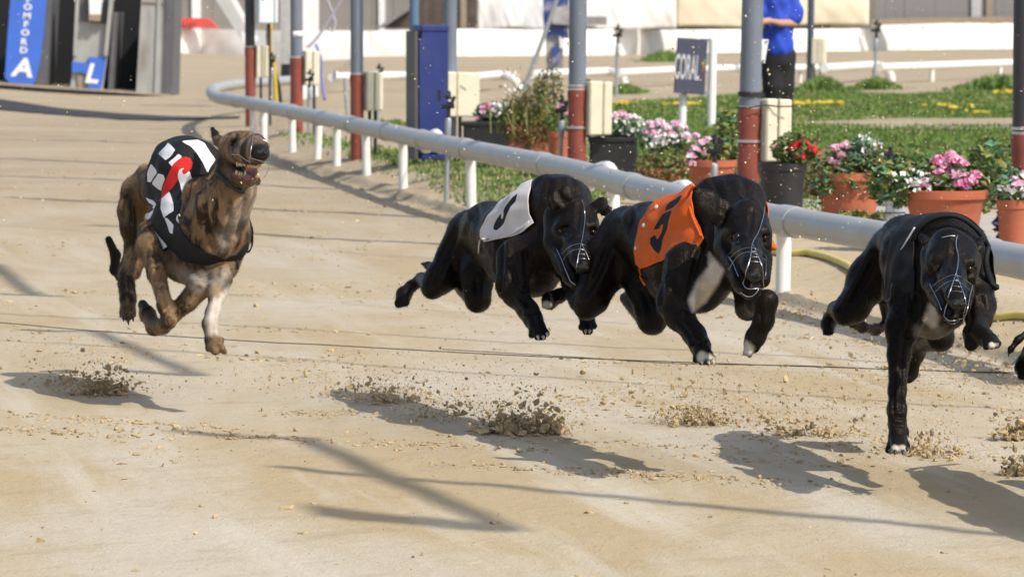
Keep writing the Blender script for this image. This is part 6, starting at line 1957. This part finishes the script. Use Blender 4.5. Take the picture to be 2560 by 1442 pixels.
splash(1850, 1060, 260, .10, .05, .008, 12)
splash(1975, 1085, 200, .06, .03, .010, 13)
splash(2085, 1090, 150, .07, .02, .010, 14)
splash(2300, 1135, 260, .06, .045, .010, 15)
splash(2545, 1095, 260, .03, .04, .016, 16)
splash(2555, 1190, 220, .03, .035, .015, 17, dark=True)
splash(2100, 1000, 260, .35, .06, .008, 18)
splash(2330, 930, 320, .30, .06, .008, 19)
splash(1600, 985, 240, .30, .04, .008, 20)
splash(720, 960, 150, .20, .03, .007, 21)
splash(2450, 880, 260, .18, .06, .010, 22)
splash(2050, 790, 200, .14, .03, .010, 23)
for i, (a, b, nn, sx_, sz_) in enumerate([(1120, 1050, 500, .11, .10), (1330, 1078, 700, .09, .09), (1740, 1056, 500, .09, .09), (960, 1000, 400, .12, .07), (250, 985, 500, .08, .08), (2300, 1130, 400, .10, .09), (1950, 1040, 400, .22, .10), (2400, 960, 300, .25, .12)]):
    splash(a, b, nn, sx_, sz_, .0035, 400 + i, None, i in (0, 4))
# fine grains hanging in the air over the whole scene
r = np.random.default_rng(77)
n = 2600
Y = 9.5 + 9 * r.random(n) ** 1.3
px = np.where(r.random(n) < .6, r.normal(1950, 420, n), r.uniform(0, 2560, n)); py = np.where(r.random(n) < .5, r.normal(430, 190, n), r.uniform(0, 900, n))
C = np.array([P(a, b, y) for a, b, y in zip(px, py, Y)])
k = C[:, 2] > .02
lumps("flying_grains", C[k], (.0009 + .0022 * r.random(n) ** 4)[k] * (Y[k] / 11), mk("dry_grain", (.62, .52, .36), .9, .3, 60), 1, .4, 78)
# raked ridges of loose sand across the track
def ridge(px, py, L, n, seed):
    r = np.random.default_rng(seed)
    n = int(n * 1.8); g = G(px, py, 0); u = r.normal(0, L / 2, n)
    X = g[0] + u; Y = g[1] + u * -.5 + r.normal(0, .05, n)
    R = .0012 + .0065 * r.random(n) ** 5
    lumps("sand_ridge", np.stack([X, Y, gz(X, Y) + R * .3], -1), R, M_CLOD, .55, .45, seed)
for i, a in enumerate([(760, 1030, .12, 60), (820, 1030, .10, 70), (560, 1085, .4, 200), (260, 1050, .35, 240), (120, 1080, .3, 180), (1080, 1110, .3, 180), (1500, 1180, .45, 240), (1680, 1190, .4, 220), (1560, 1110, .5, 200), (620, 735, .2, 70), (680, 825, .3, 100), (300, 735, .35, 100), (560, 520, .5, 70), (330, 500, .4, 60), (120, 350, .6, 70), (200, 310, .6, 60), (1870, 1150, .3, 120), (2420, 1140, .4, 160), (2060, 1110, .35, 140), (700, 900, .35, 120), (1520, 900, .4, 150), (2100, 850, .25, 120)]):
    ridge(*a, 200 + i)

# ------------------------------------------------------------------ unseen wires added to draw shadow lines; floodlight arms above the track (their shadows fall on the sand)
def above(px, py, z):
    g = G(px, py, 0)
    return g + np.array([SUN.x / SUN.z * z, SUN.y / SUN.z * z, z])
for i, (a, b, z, rr) in enumerate([((-60, 844), (2700, 1030), 1.40, .0050), ((-60, 779), (2200, 900), 1.45, .0060), ((150, 705), (2050, 842), 1.45, .0050), ((-60, 556), (1085, 648), 1.6, .007), ((-60, 465), (640, 520), 1.7, .007), ((560, 425), (1240, 520), 1.8, .006)]):
    p, q = above(*a, z), above(*b, z)
    tag(MB().tube([p, q], rr, 6).build("overhead_wire", M_METAL, origin=p), ["thin overhead wire crossing low over the track behind the orange-jacketed dog", "thin overhead wire crossing the track above the brindle dog's feet", "thin overhead wire crossing above the brindle dog's chest", "thin overhead wire crossing above the middle of the bend straight", "thin overhead wire crossing at the far end near the traps", "thin overhead wire crossing near the inner rail"][i], "wire", "overhead wires across the track")
for i, (seg, lbl) in enumerate([
    ([((450, 1077), (765, 1094), .055), ((755, 1090), (1270, 1326), .055), ((690, 1163), (860, 1182), .03)], "floodlight arm reaching over the track nearest the camera"),
    ([((60, 824), (245, 829), .05), ((240, 829), (490, 938), .05), ((310, 927), (500, 938), .055)], "floodlight arm reaching over the track above the brindle dog"),
    ([((-60, 662), (5, 668), .05), ((-10, 660), (85, 737), .055), ((0, 735), (145, 741), .055)], "floodlight arm reaching over the track at the far left")]):
    z = 4.6
    t = thing("floodlight_arm", lbl, "floodlight", above(*seg[1][1], z), "floodlight arms over the track")
    for (a, b, rr) in seg:
        MB().tube([above(*a, z), above(*b, z)], rr * .62, 10).build("tube", M_POLED, t, True)
    if i == 0:
        q = [above(*p, z + .01) for p in [(845, 1270), (1270, 1318), (1240, 1332), (880, 1300)]]
        V = np.array(q + [v + np.array([0, 0, .12]) for v in q])
        mesh_obj("lamp_housing", V, [[0, 1, 2, 3], [7, 6, 5, 4], [0, 4, 5, 1], [1, 5, 6, 2], [2, 6, 7, 3], [3, 7, 4, 0]], M_POLED, t, False)
    e = above(*seg[1][1], z); px_ = float(xr(e[1] + .3)) + 1.0
    la, lb_ = [((690, 1163), (2700, 1348)), ((144, 858), (2700, 1030)), ((-60, 779), (2300, 905))][i]
    p, q = above(*la, z), above(*lb_, z)
    MB().tube([p, q], [.024, .008, .008][i], 8).build("stay", M_POLED, t, True)
    q2 = p + (q - p) * 1.35
    MB().tube([q, q2], [.024, .012, .012][i], 8).build("stay", M_POLED, t, True)
    MB().tube([[q2[0], q2[1], -.1], [q2[0], q2[1], z + .15]], .05, 12).build("column", M_POLE, t, True)
